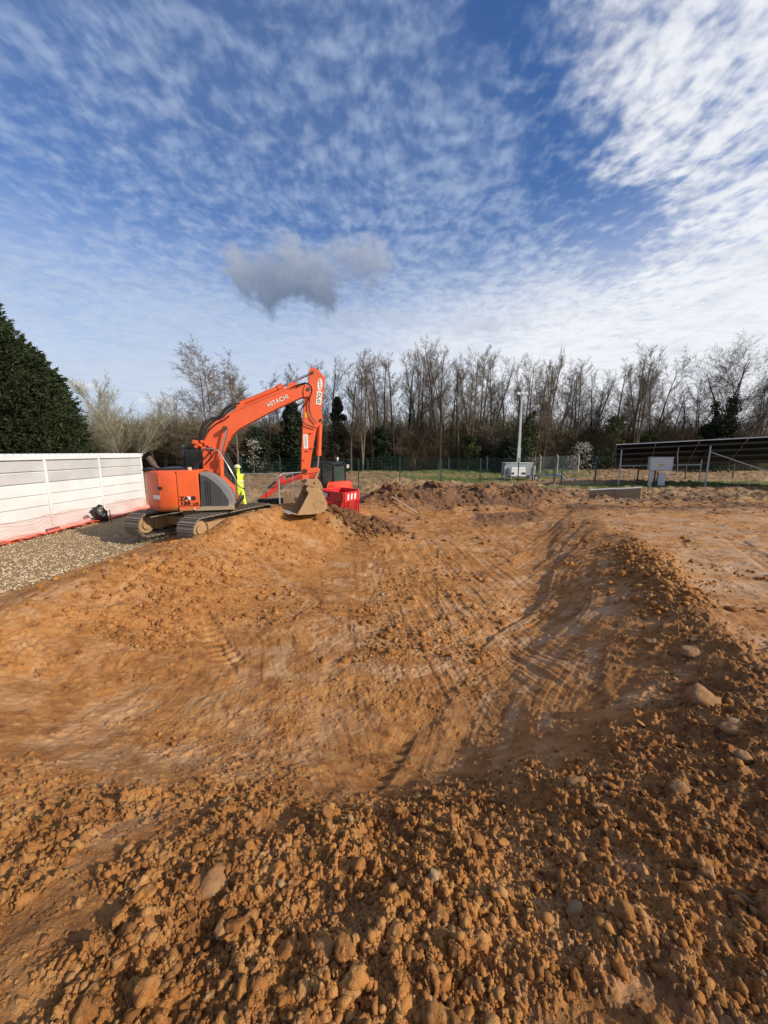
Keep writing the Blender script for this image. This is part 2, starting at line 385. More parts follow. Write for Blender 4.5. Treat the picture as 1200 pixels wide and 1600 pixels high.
# ================================================================ TERRAIN
def lin(x, xs, ys): return np.interp(x, xs, ys)
XL_Y, XL = [1.5, 4, 5.5, 7, 9, 11.5, 13, 17], [-3.6, -5.3, -5.2, -4.9, -4.5, -3.7, -2.7, -1.6]
XR_Y, XR = [1.5, 3.1, 5, 6.9, 10, 15, 17], [1.9, 2.95, 4.1, 5.0, 6.4, 8.2, 8.6]
def ground(X, Y):
    """smooth terrain height"""
    X = np.asarray(X, dtype=np.float64); Y = np.asarray(Y, dtype=np.float64)
    wx = X + .22*fbm(X*.55, Y*.55, 3, 3); wy = Y + .25*fbm(X*.5+9, Y*.5, 3, 5)
    xl, xr = lin(wy, XL_Y, XL), lin(wy, XR_Y, XR)
    mL = ss(-.4, 2.7, wx-xl); mR = ss(-.3, 2.5, xr-wx)
    mN = ss(.6, 3.6, wy - .10*np.abs(X)**1.3 + .25*ss(0, -4, X)*2); mF = ss(17.3, 14.6, wy)
    pit = mL*mR*mN*mF
    # surroundings
    z = .30*ss(-7.2, -5.2, X)*ss(22, 14, Y)                        # soil platform above the gravel
    z = z + .20*np.exp(-((wx-xl-.1)/.8)**2)*ss(3, 6, Y)*ss(15, 12, Y)
    bott = lin(Y, [0, 3, 6, 10, 13, 17], [-.14, -.34, -.52, -.44, -.26, .0]) + .06*fbm(X*.6, Y*.6, 3, 11)
    z = z*(1-pit) + bott*pit
    # bund under the camera
    fore = ss(3.4, -.3, wy - .16*np.maximum(X, 0) + .10*X*(X < 0))
    z = z + (.62)*fore*ss(7.5, 2.5, np.abs(X)) 
    # rubble ridge along the right rim
    z = z + .13*np.exp(-((wx-xr-.35)/.42)**2)*ss(1.2, 2.5, Y)*ss(10.5, 7.5, Y)
    # bank beyond the left crest, under the bucket
    z = z + (.63-z)*np.exp(-(((X+2.6)/1.25)**2+((Y-12.5)/.85)**2)**1.3)
    ta, tb = (X+4.02)*.342+(Y-11.05)*.94, (X+4.02)*.94-(Y-11.05)*.342
    z = z + (.80-z)*ss(-1.9, -.7, ta)*ss(2.7, 1.8, ta)*np.exp(-(np.abs(tb-.12)/.50)**2.5)
    # spoil heap at the end of the pit and the row of heaps behind it
    h1 = .42*np.exp(-(((X+.75+.35*(Y-12.6))/1.35)**2+((Y-12.6)/1.1)**2)**1.25)
    z = z + h1*(1+.25*fbm(X*1.6, Y*1.6, 3, 21))
    ridge = np.exp(-((Y-18.3-.06*X)/1.5)**2)*ss(-1.4, .6, X)*ss(9.8, 7.2, X)
    z = z + ridge*(.66+.50*fbm(X*.75, Y*.6, 4, 23))
    # distant field, rising to the right
    z = z + .32*ss(10, 22, X)*ss(14, 22, Y)*ss(50, 30, Y) + ss(20, 40, Y)*(.16*fbm(X*.12, Y*.2, 3, 31))
    z = z + .5*np.exp(-((Y-44)/6)**2)*(.5+.5*fbm(X*.09, Y*.02, 2, 37))*ss(-30, -10, X)
    z = z + .55*np.exp(-(((X+1.5)/7)**2+((Y-27)/3.5)**2))
    return z
def masks(X, Y):
    wx = X + .22*fbm(X*.55, Y*.55, 3, 3); wy = Y + .25*fbm(X*.5+9, Y*.5, 3, 5)
    xl, xr = lin(wy, XL_Y, XL), lin(wy, XR_Y, XR)
    edge = fbm(X*1.1, Y*1.1, 4, 41)
    gl = lin(Y, [0, 4.5, 6.4, 10.2, 14, 20], [-7.9, -7.6, -6.95, -6.1, -6.0, -6.8])
    grav = ss(.12, -.30, X-gl+.35*edge)*ss(24, 19, Y)
    grav = np.maximum(grav, ss(.3, -.2, np.hypot((X+4.1)/2.3, (Y-15.6)/2.6)-1+.3*edge)*.9)
    fore = ss(2.45, 1.75, Y - .16*np.maximum(X, 0)*1.2 + .12*X*(X < 0) - .45*edge - .22*np.maximum(X-.4, 0))
    smear = ss(.25, .75, fbm(X*.9+3, Y*.9, 3, 43)+.35)*ss(-1.05, -1.5, X + .22*(Y-1) + .3*edge)*ss(1.95, 1.5, Y)   # scraped slope, near left
    rim = np.exp(-((wx-xr-.25)/.55)**2)*ss(.8, 2.2, Y)*ss(12.5, 6.5, Y)
    heap = np.exp(-(((X+.75+.35*(Y-12.6))/1.45)**2+((Y-12.9)/1.15)**2)**2)
    ridge = np.exp(-((Y-18.4-.06*X)/1.9)**2)*ss(-1.6, .4, X)*ss(10.6, 8, X)
    far = ss(15.5, 18.5, Y + .8*edge)
    right = ss(.1, .9, wx-xr)*ss(16, 13, Y)
    lip = np.exp(-((wx-xl-.9)/.8)**2)*ss(3, 4.5, Y)*ss(13, 10.5, Y)*.45
    farrough = ss(14.6, 16.6, Y+.5*edge)*ss(9, 12, X+.5*edge)
    smear = np.maximum(smear, ss(.16, .38, fbm(X*1.5+9, Y*1.5, 3, 44))*ss(2.6, 2.0, Y)*.85)
    clod = np.clip(fore*(1-.92*smear)*(.62+.38*ss(-.25, .1, fbm(X*1.2, Y*1.2, 3, 46))) + rim + heap + .9*ridge + lip + .45*far*(1-ridge) + .5*farrough, 0, 1)*(1-grav)
    patch = ss(.0, .35, fbm(X*.9, Y*.9, 5, 47))
    clod = np.clip(clod + .30*patch*(1-right*.15)*ss(-.3, .2, Y-2)*(1-far), 0, 1)*(1-grav)
    return dict(grav=grav, fore=fore, smear=smear, rim=rim, heap=heap, ridge=ridge, far=far, right=right, clod=clod, patch=patch, pit=ss(-.4, .6, wx-xl)*ss(-.2, .5, xr-wx))
EX, EY = -5.47, 11.2
def detail(X, Y, m):
    """clods, scraped slabs, ruts; returns dz, wet mask"""
    r = np.hypot(X, Y)
    a = np.arctan2(X-EX+.5*fbm(X*.4, Y*.4, 2, 51), Y-EY+.5*fbm(X*.4+5, Y*.4, 2, 53)); q = np.hypot(X-EX, Y-EY)
    # passes of the bucket: long slabs on rays from the machine, in two sizes
    sm = (1-m['clod'])*(1-m['grav'])
    aw = a*7.5 + .25*fbm(X*1.3, Y*1.3, 3, 55); qw = q*.62 + .5*fbm(X*.8, Y*.8, 2, 57)
    f1, f2, cid, cx, cy = worley(aw, qw, 61)
    edge = ss(0, .07, f2-f1)
    slab = (cid-.5)*.050*ss(0, .16, f2-f1) + (aw-cx)*.05*(cid*7 % 1 - .3)*ss(0, .2, f2-f1)
    stri = fbm(a*190, q*1.1, 3, 63)*.009 + (vnoise(a*44, q*.7, 65)-.5)*.016*ss(-.2, .3, fbm(a*9, q*.8, 2, 66))
    # sweeping curved passes on the near right bank
    th = np.hypot(X-6.2, Y-.6) + .12*fbm(X*.9, Y*.9, 3, 67)
    g1, g2, gid, hx, hy = worley(th*1.7, np.arctan2(Y-.6, X-6.2)*2.1+fbm(X, Y, 2, 69)*.4, 71)
    slab2 = (gid-.5)*.034*ss(0, .25, g2-g1) + (th*1.7-hx)*.03*ss(0, .3, g2-g1)
    stri2 = fbm(th*26, np.arctan2(Y-.6, X-6.2)*2.4, 3, 73)*.007
    k = ss(.4, 1.2, 5.2-np.hypot(X-4.2, Y-4.6)+.6*fbm(X*.7, Y*.7, 2, 75))*(1-m['right'])
    slab = slab*(1-k) + slab2*k; stri = stri*(1-k) + stri2*k
    reach = ss(15.5, 13, Y)*ss(1.7, 2.6, Y)
    dz = (slab+stri)*sm*reach*np.where(m['right'] > .5, .35, 1)
    # flat dried slabs on the right platform 
    t1, t2, tid, _, _ = worley(X*.55+.3*fbm(X, Y, 3, 77), Y*1.5+.4*fbm(X+4, Y, 3, 79), 81)
    dz = dz + m['right']*((tid-.5)*.06)
    # crawler prints: a short row of bars
    for (x0, y0, an, ln) in ((.25, 3.9, .35, 3.2), (1.15, 9.0, .15, 4.5), (-.2, 9.4, .15, 4.2), (8.1, 7.6, .55, 7.0), (9.9, 7.2, .55, 7.0), (-2.6, 5.4, -.7, 3.0), (-1.9, 6.6, -.7, 3.0)):
        c, s = math.cos(an), math.sin(an); u = (X-x0)*c - (Y-y0)*s; v = (X-x0)*s + (Y-y0)*c
        mk = ss(.24, .17, np.abs(u))*ss(ln/2, ln/2-.4, np.abs(v))*ss(-.2, .2, fbm(X*1.3+x0, Y*1.3, 2, 83)+.1)
        dz = dz - mk*(.020+.030*ss(-.2, .2, np.sin(v*38)))*(1-m['clod'])
    # long raking passes on the right-hand bank and streaks down the floor
    xr_ = lin(Y, XR_Y, XR); dr = xr_-X; e_ = dr*.9+Y*.42+.25*fbm(X*.6, Y*.6, 2, 161); kb = ss(.15, .6, dr)*ss(3.6, 2.4, dr)*ss(4.6, 6.2, Y)*ss(15.8, 14, Y)*(1-m['clod'])
    p1_, p2_, pid, pcx, _ = worley(e_*1.15, (Y-X*.3)*.35, 163)
    dz = dz + kb*((pid-.5)*.065*ss(0, .16, p2_-p1_) + (e_*1.15-pcx)*.05*ss(0, .14, p2_-p1_) + fbm(e_*17, Y*.5, 3, 165)*.013)
    kf = np.exp(-((X-1.0-.06*Y)/2.0)**2)*ss(3.2, 4.5, Y)*ss(14, 12, Y)*(1-m['clod']); dz = dz + kf*(fbm(X*9+Y*1.1, Y*.45, 3, 167)*.034)
    # general roughness
    dz = dz + fbm(X*3.1, Y*3.1, 5, 85)*(.022+.026*m['clod']) + m['clod']*fbm(X*1.1, Y*1.1, 3, 87)*.05
    big = m['heap']+m['ridge']+.55*m['far']
    dz = dz + big*np.abs(fbm(X*1.7, Y*1.7, 4, 89))*.16
    # lumps, each scale its own cells
    for cs, am, sd in ((.21, .55, 93), (.105, .70, 95), (.055, .85, 97), (.030, .9, 98), (.018, .8, 99)):
        pres = m['clod'] if cs > .1 else np.clip(m['clod']*1.15+.22*ss(-.05, .25, fbm(X*1.7, Y*1.7, 3, sd+40)), 0, 1)
        vis = ss(cs*190, cs*120, r) if cs < .1 else 1.0
        wx_ = fbm(X/cs*1.1, Y/cs*1.1, 3, sd+1)*.75; wy_ = fbm(X/cs*1.1+7, Y/cs*1.1, 3, sd+2)*.75
        f1, f2, cid, _, _ = worley(X/cs+wx_, Y/cs+wy_, sd)
        rad = .26+.36*((cid*13.7) % 1); u = np.clip(1-f1/rad, 0, 1)
        h = np.minimum(u*1.7, .62+.5*u)*rad*cs*am*(.75+.5*((cid*31.3) % 1))
        dz = dz + h*(cid < pres*(.13 if cs > .2 else .34 if cs > .1 else .70))*vis*np.clip(pres*1.4, .35, 1)
    dz = dz + m['clod']*(fbm(X*22, Y*22, 4, 131)*.020 + (.5-np.abs(fbm(X*38, Y*38, 3, 132)))*.014)*ss(9, 5, r) + m['clod']*np.abs(fbm(X*6, Y*6, 4, 133))*.05
    dz = dz + (1-m['clod'])*(1-m['grav'])*np.clip(fbm(X*14, Y*14, 4, 135), 0, 1)*.028*ss(-.1, .3, fbm(X*1.2, Y*1.2, 3, 137)+.1)*ss(16, 9, r)
    # gravel stones
    for cs, sd in ((.055, 101), (.035, 103)):
        f1, f2, cid, _, _ = worley(X/cs, Y/cs, sd); rad = .35+.3*((cid*13.7) % 1)
        dz = dz + m['grav']*np.sqrt(np.clip(1-(f1/rad)**2, 0, 1))*rad*cs*.55
    an = fbm(a*13+fbm(X, Y, 2, 141)*.5, q*1.0, 4, 143)*(1-k) + fbm(th*5.5, np.arctan2(Y-.6, X-6.2)*3, 4, 145)*k
    an = np.maximum(an, (fbm(e_*4.5, Y*.5, 4, 169))*kb); an = np.maximum(an, fbm(X*4+Y*.5, Y*.5, 4, 171)*kf)
    wet = sm*ss(.10, .34, an) + sm*ss(.52, .75, cid*0+np.where(k > .5, gid, (f1*0+_h(np.floor(cx*97), np.floor(cy*97), 3))))*edge
    return dz, np.clip(wet, 0, 1)

OX, OY = 0.0, -.6
nA, nR = 1120, 1180
th = np.concatenate([np.linspace(-64, 64, nA), np.linspace(64, 296, 70)[1:-1]])*math.pi/180
rr = np.concatenate([np.linspace(.02, 1.1, 8)[:-1], 1.1*np.exp(np.linspace(0, math.log(30/1.1), nR)), 30*np.exp(np.linspace(0, math.log(40), 190))[1:]])
TH, RR = np.meshgrid(th, rr); GX = OX + RR*np.sin(TH); GY = OY + RR*np.cos(TH)
gm = masks(GX, GY); dzz, wet = detail(GX, GY, gm)
rough_far = ss(.0, .3, fbm(GX*.45+3, GY*1.0, 4, 151))*ss(12.5, 15.5, GY)*ss(26, 22, GY)*ss(-1, 3, GX)
fade = ss(90, 45, np.hypot(GX, GY))
dzz = dzz + rough_far*(np.abs(fbm(GX*2.2, GY*2.2, 4, 153))*.16) + gm['far']*fade*(np.abs(fbm(GX*.8, GY*1.1, 5, 111))*.26 + .06*fbm(GX*2.5, GY*2.5, 2, 113))
GZ = ground(GX, GY)*ss(120, 60, np.hypot(GX, GY)) + dzz*np.where(np.hypot(GX, GY) < 60, 1, 0)
nr, na = GX.shape
V = np.stack([GX, GY, GZ], -1).reshape(-1, 3)
i, j = np.meshgrid(np.arange(nr-1), np.arange(na), indexing='ij'); j2 = (j+1) % na
Fq = np.stack([i*na+j, (i+1)*na+j, (i+1)*na+j2, i*na+j2], -1).reshape(-1, 4)[:, ::-1]
gme = np_mesh('ground', V, Fq, smooth=True)
ca = gme.color_attributes.new('zone', 'FLOAT_COLOR', 'POINT')
grass = ss(.05, .3, fbm(GX*.14+2, GY*.3, 3, 121)-.02)*ss(22, 26, GY)
grass_spots = [(4, 33, 9, 5), (14, 36, 6, 3.5), (12, 42, 12, 4), (16, 25.6, 6.5, 1.5), (24, 25.5, 9, 2.4), (-2, 44, 14, 2.5)]
gmask = np.zeros_like(GX)
for (x, y, a, b) in grass_spots: gmask = np.maximum(gmask, ss(1.15, .7, np.hypot((GX-x)/a, (GY-y)/b)+.35*fbm(GX*.5, GY*.7, 4, 123)))
gmask = np.maximum(gmask, ss(43, 50, GY))
rough_r = ss(.0, .3, fbm(GX*.45+3, GY*1.0, 4, 151))*ss(12.5, 15.5, GY)*ss(24, 20, GY)*ss(-1, 3, GX)
dark = np.clip(gm['heap']*.9 + gm['ridge']*1.0 + rough_r*1.0 + .32*gm['rim'] + .08*gm['fore'], 0, 1)
cols = np.stack([gm['grav'], wet, gmask, dark], -1).astype(np.float32).reshape(-1, 4)
ca.data.foreach_set('color', cols.ravel())
cb2 = gme.color_attributes.new('zone2', 'FLOAT_COLOR', 'POINT')
cols = np.stack([gm['far'], gm['right'], gm['clod'], gm['fore']], -1).astype(np.float32).reshape(-1, 4)
cb2.data.foreach_set('color', cols.ravel())

def soil_nodes(nt, b, Pp, grav=None, wet=None, grs=None, dark=None, far=None, right=None, clod=None):
    n1 = NOISE(nt, Pp, .9, 6, .62); n2 = NOISE(nt, Pp, 5.5, 7, .68); n3 = NOISE(nt, Pp, 38, 5, .7); n4 = NOISE(nt, Pp, 150, 3, .6)
    c = MIX(nt, MR(nt, n1, .32, .68), (.285, .116, .030), (.415, .186, .053))
    c = MIX(nt, MR(nt, n2, .46, .70, 0, .65), c, (.46, .260, .100))
    c = MIX(nt, MR(nt, n2, .50, .32, 0, .85), c, (.155, .062, .019))
    c = MIX(nt, MR(nt, n3, .54, .72, 0, .5), c, (.45, .26, .105))
    c = MIX(nt, MR(nt, n3, .44, .25, 0, .55), c, (.125, .052, .018))
    return c, n1, n2, n3, n4
m, nt, b = new_mat('excavated_soil')
g = nt.nodes.new('ShaderNodeNewGeometry'); Pp = g.outputs['Position']
z1 = nt.nodes.new('ShaderNodeVertexColor'); z1.layer_name = 'zone'; s1 = nt.nodes.new('ShaderNodeSeparateColor'); nt.links.new(z1.outputs[0], s1.inputs[0])
z2 = nt.nodes.new('ShaderNodeVertexColor'); z2.layer_name = 'zone2'; s2 = nt.nodes.new('ShaderNodeSeparateColor'); nt.links.new(z2.outputs[0], s2.inputs[0])
grav, wt, grs, dk = s1.outputs[0], s1.outputs[1], s1.outputs[2], z1.outputs[1]
fr, rt, cl, fo = s2.outputs[0], s2.outputs[1], s2.outputs[2], z2.outputs[1]
c, n1, n2, n3, n4 = soil_nodes(nt, b, Pp)
nw = NOISE(nt, Pp, 2.2, 6, .6, .4)
# smooth damp clay: greyer and paler
wm = M2(nt, 'MULTIPLY', wt, MR(nt, nw, .40, .62))
c = MIX(nt, M2(nt, 'MULTIPLY', wm, .8), c, MIX(nt, MR(nt, n2, .35, .65), (.36, .200, .090), (.46, .285, .148)))
# pale dried skin on the right platform
pm = M2(nt, 'MULTIPLY', rt, MR(nt, NOISE(nt, VM(nt, 'MULTIPLY', Pp, (.55, 1.6, 1)), 1.6, 6, .62, .5), .47, .61, .08, 1))
c = MIX(nt, M2(nt, 'MULTIPLY', pm, .75), c, MIX(nt, MR(nt, n3, .3, .7), (.35, .20, .100), (.50, .33, .20)))
# turned heaps: darker, redder, organic
c = MIX(nt, M2(nt, 'MULTIPLY', dk, MR(nt, n2, .45, .75, 1, .65)), c, MIX(nt, MR(nt, n3, .3, .7), (.075, .038, .020), (.20, .100, .050)))
# far muddy field, olive grey and straw
fc = MIX(nt, MR(nt, NOISE(nt, Pp, .5, 6, .65), .36, .64), (.165, .095, .046), (.31, .20, .105))
fc = MIX(nt, MR(nt, n2, .45, .68, 0, .7), fc, (.38, .275, .16)); fc = MIX(nt, MR(nt, n3, .48, .3, 0, .7), fc, (.12, .075, .045))
fm = M2(nt, 'MULTIPLY', fr, MR(nt, n1, .25, .55, .55, .95))
c = MIX(nt, M2(nt, 'MULTIPLY', fm, M2(nt, 'SUBTRACT', 1.0, M2(nt, 'MULTIPLY', dk, .8))), c, fc)
# grass
gc = MIX(nt, MR(nt, n2, .3, .7), (.07, .12, .022), (.15, .19, .05))
c = MIX(nt, M2(nt, 'MULTIPLY', grs, MR(nt, n2, .38, .56, .35, .95)), c, gc)
# gravel
vg = VOR(nt, Pp, 34); vcol = nt.nodes.new('ShaderNodeSeparateColor'); nt.links.new(vg.outputs['Color'], vcol.inputs[0])
gcol = MIX(nt, vcol.outputs[0], (.30, .205, .105), (.44, .32, .185)); gcol = MIX(nt, MR(nt, vg.outputs['Distance'], .35, .7), gcol, (.20, .135, .075))
gcol = MIX(nt, MR(nt, n1, .45, .62, 0, .45), gcol, (.26, .165, .085))
c = MIX(nt, M2(nt, 'MULTIPLY', grav, .95), c, gcol)
nt.links.new(c, b.inputs['Base Color'])
nt.links.new(M2(nt, 'SUBTRACT', .92, M2(nt, 'MULTIPLY', M2(nt, 'MAXIMUM', wm, M2(nt, 'MULTIPLY', pm, .5)), .42)), b.inputs['Roughness'])
b.inputs['Specular IOR Level'].default_value = .35
rough = M2(nt, 'SUBTRACT', 1.0, M2(nt, 'MULTIPLY', wm, .72))
hgt = M2(nt, 'ADD', M2(nt, 'MULTIPLY', n3, .55), M2(nt, 'MULTIPLY', n4, .28))
hgt = M2(nt, 'MULTIPLY', M2(nt, 'ADD', hgt, M2(nt, 'MULTIPLY', n2, .9)), rough)
bp = nt.nodes.new('ShaderNodeBump'); bp.inputs['Strength'].default_value = .85; bp.inputs['Distance'].default_value = .030
nt.links.new(hgt, bp.inputs['Height']); nt.links.new(bp.outputs[0], b.inputs['Normal'])
gob = bpy.data.objects.new('ground', gme); col.objects.link(gob); gme.materials.append(m); tag(gob, 'excavated orange clay ground with a shallow scraped pit', kind='structure')
del V, Fq, dzz
def gz(x, y): return float(ground(np.array([x]), np.array([y]))[0])
def gzd(x, y):
    x = np.atleast_1d(np.asarray(x, float)); y = np.atleast_1d(np.asarray(y, float)); mm = masks(x, y); d, _ = detail(x, y, mm)
    return ground(x, y) + d

# loose lumps and stones ------------------------------------------
def ico(sub):
    import bmesh
    bm = bmesh.new(); bmesh.ops.create_icosphere(bm, subdivisions=sub, radius=1.0)
    Vv = np.array([v.co[:] for v in bm.verts]); Ff = np.array([[v.index for v in f.verts] for f in bm.faces]); bm.free(); return Vv, Ff
ICO = {k: ico(k) for k in (1, 2, 3)}
def n3d(p, s):                          # cheap 3-D-ish noise from planes
    return (fbm(p[:, 0]+s, p[:, 1]-s, 3, 5)+fbm(p[:, 1]+2*s, p[:, 2]+s, 3, 6)+fbm(p[:, 2]-s, p[:, 0]+3*s, 3, 7))/1.6
def rock_shape(sub, seed, facets=7, amp=.22, fz=.75):
    Vv, Ff = ICO[sub]; r = np.random.default_rng(seed); p = Vv.copy()
    d = np.ones(len(p))
    for _ in range(facets):
        n = r.normal(size=3); n /= np.linalg.norm(n); h = r.uniform(.55, .85); t = Vv @ n; d = np.where(t > h, np.minimum(d, h/np.maximum(t, .01)), d)
    p = Vv*(d*(1+amp*n3d(Vv*1.7, seed*3.1)+amp*.5*n3d(Vv*4.3, seed*1.7)+amp*.25*n3d(Vv*11, seed*2.3)))[:, None]
    p *= np.array([r.uniform(.8, 1.25), r.uniform(.75, 1.1), r.uniform(fz*.75, fz*1.1)])
    return p
def scatter(name, pts, size, shapes, sub, mat, sink=.25, smooth=False, label=None, cat=None, hts=None, kind='stuff'):
    n = len(pts); F0 = ICO[sub][1]; nv = len(ICO[sub][0]); r = np.random.default_rng(len(pts))
    S = np.stack(shapes); idx = r.integers(0, len(shapes), n); base = S[idx]
    az = r.uniform(0, 2*np.pi, n); c, s = np.cos(az), np.sin(az); tl = r.normal(0, .35, n); ct, st = np.cos(tl), np.sin(tl)
    x = base[..., 0]*c[:, None]-base[..., 1]*s[:, None]; y = base[..., 0]*s[:, None]+base[..., 1]*c[:, None]; z = base[..., 2]
    x, z = x*ct[:, None]-z*st[:, None], x*st[:, None]+z*ct[:, None]
    P3 = np.stack([x, y, z], -1)*size[:, None, None]; P3[..., 0] += pts[:, 0:1]; P3[..., 1] += pts[:, 1:2]; P3[..., 2] += (hts + size*(.55-sink))[:, None]
    Fx = (F0[None]+(np.arange(n)*nv)[:, None, None]).reshape(-1, 3)
    me = np_mesh(name, P3.reshape(-1, 3), Fx, smooth=smooth); o = bpy.data.objects.new(name, me); col.objects.link(o); me.materials.append(mat)
    return tag(o, label, cat, kind=kind)
m2, nt, b = new_mat('soil_lumps'); g = nt.nodes.new('ShaderNodeNewGeometry'); Pp = g.outputs['Position']
c, n1, n2, n3, n4 = soil_nodes(nt, b, Pp); rp = g.outputs['Random Per Island']
c = MIX(nt, MR(nt, rp, 0, .45, .75, 0, False), c, (.15, .066, .024))
c = MIX(nt, MR(nt, rp, .78, 1, 0, .5, False), c, (.46, .29, .135)); c = MIX(nt, MR(nt, rp, .985, .99, 0, .8), c, (.33, .24, .14))
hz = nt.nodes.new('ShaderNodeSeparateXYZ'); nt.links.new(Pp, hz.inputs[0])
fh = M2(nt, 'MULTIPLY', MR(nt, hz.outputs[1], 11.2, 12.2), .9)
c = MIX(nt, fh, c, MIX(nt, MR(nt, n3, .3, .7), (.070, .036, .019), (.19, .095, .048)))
nt.links.new(c, b.inputs['Base Color']); b.inputs['Roughness'].default_value = .95; b.inputs['Specular IOR Level'].default_value = .2
bp = nt.nodes.new('ShaderNodeBump'); bp.inputs['Strength'].default_value = .8; bp.inputs['Distance'].default_value = .012
nt.links.new(M2(nt, 'ADD', n3, M2(nt, 'MULTIPLY', n4, .6)), bp.inputs['Height']); nt.links.new(bp.outputs[0], b.inputs['Normal'])
lump = m2
m3, nt, b = new_mat('stone'); g = nt.nodes.new('ShaderNodeNewGeometry'); oi = nt.nodes.new('ShaderNodeObjectInfo')
n2 = NOISE(nt, g.outputs['Position'], 14, 6, .65); n3 = NOISE(nt, g.outputs['Position'], 60, 4, .6)
c = MIX(nt, MR(nt, n2, .35, .65), (.145, .088, .043), (.25, .165, .088)); c = MIX(nt, MR(nt, n3, .5, .7, 0, .6), c, (.32, .17, .065))
c = MIX(nt, MR(nt, n2, .62, .47, 0, .95), c, (.28, .135, .048))
nt.links.new(c, b.inputs['Base Color']); b.inputs['Roughness'].default_value = .85
bp = nt.nodes.new('ShaderNodeBump'); bp.inputs['Strength'].default_value = .7; bp.inputs['Distance'].default_value = .012; nt.links.new(n3, bp.inputs['Height']); nt.links.new(bp.outputs[0], b.inputs['Normal'])
stone = m3
m4, nt, b = new_mat('pebbles'); g = nt.nodes.new('ShaderNodeNewGeometry')
n2 = NOISE(nt, g.outputs['Position'], 20, 4, .6)
c = MIX(nt, g.outputs['Random Per Island'], (.32, .24, .145), (.58, .48, .33)); c = MIX(nt, MR(nt, n2, .45, .65, 0, .5), c, (.36, .25, .15))
nt.links.new(c, b.inputs['Base Color']); b.inputs['Roughness'].default_value = .85; pebm = m4
def pick(n, ymin, ymax, wfn, amax=58, pw=1.0):
    """points spread evenly over the view, kept with probability wfn"""
    out = []; tot = 0
    while tot < n:
        k = n*3; a = rng.uniform(-R(amax), R(amax), k); u = rng.uniform(0, 1, k)
        y = (ymin**(-pw) + u*(ymax**(-pw)-ymin**(-pw)))**(-1/pw) if pw else ymin*(ymax/ymin)**u
        x = y*np.tan(a); y = y + 0; keep = rng.uniform(0, 1, k) < wfn(x, y); q = np.stack([x, y], -1)[keep]; out.append(q); tot += len(q)
    return np.concatenate(out)[:n]
shp1 = [rock_shape(1, 200+k, 6, .50, .75) for k in range(14)]
shp3 = [rock_shape(3, 400+k, 8, .42, .75) for k in range(14)]
shp2 = [rock_shape(2, 300+k, 7, .48, .75) for k in range(14)]
def wclod(x, y): m = masks(x, y); return np.clip(m['clod'], 0, 1)**1.3*(1-.9*m['grav'])*(1-.8*m['smear']) + .012*(1-m['grav'])
p = pick(42000, .55, 6.5, wclod, 60); s = (.0045+.0036*rng.pareto(2.1, len(p))).clip(.004, .026)*(.75+.14*np.hypot(p[:, 0], p[:, 1]))
scatter('soil_crumbs', p, s, shp1, 1, lump, label='loose crumbs of orange clay in the foreground and along the pit', hts=gzd(p[:, 0], p[:, 1]), sink=.3)
p = pick(1500, .6, 6.5, wclod, 60); s = (.011+.008*rng.pareto(2.0, len(p))).clip(.010, .042)
scatter('clay_clods', p, s, shp3, 3, lump, label='fist sized clods of clay lying on the near bank and pit rim', hts=gzd(p[:, 0], p[:, 1]), sink=.4, smooth=False)
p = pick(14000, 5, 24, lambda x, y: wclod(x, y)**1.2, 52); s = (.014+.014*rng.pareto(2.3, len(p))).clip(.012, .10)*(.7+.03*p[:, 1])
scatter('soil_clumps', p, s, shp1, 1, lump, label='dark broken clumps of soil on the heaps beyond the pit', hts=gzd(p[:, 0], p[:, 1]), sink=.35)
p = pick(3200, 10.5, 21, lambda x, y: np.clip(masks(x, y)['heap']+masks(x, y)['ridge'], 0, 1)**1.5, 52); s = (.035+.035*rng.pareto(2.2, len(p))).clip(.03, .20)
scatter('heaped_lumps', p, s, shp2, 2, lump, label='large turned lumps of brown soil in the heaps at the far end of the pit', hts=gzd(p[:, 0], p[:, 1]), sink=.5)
p = pick(6500, 4.5, 18, lambda x, y: masks(x, y)['grav']**1.5*.9, 50); s = rng.uniform(.014, .034, len(p))
scatter('gravel', p, s, shp1, 1, pebm, label='pale crushed stone beside the white container and under the tracks', hts=ground(p[:, 0], p[:, 1])+.012, sink=.35)
shp4 = []
for k in range(12):
    q_ = rock_shape(2, 700+k, 9, .20, .8); q_[:, 2] *= .45; q_[:, 0] *= 1.25; shp4.append(q_)
p = pick(260, 1.6, 6.5, wclod, 58); s = (.014+.010*rng.pareto(2.2, len(p))).clip(.012, .045)
scatter('broken_slabs', p, s, shp4, 2, lump, label='flat broken slabs of stiff clay among the finer crumbs', hts=gzd(p[:, 0], p[:, 1]), sink=.45)
print('terrain', time.time()-T0)

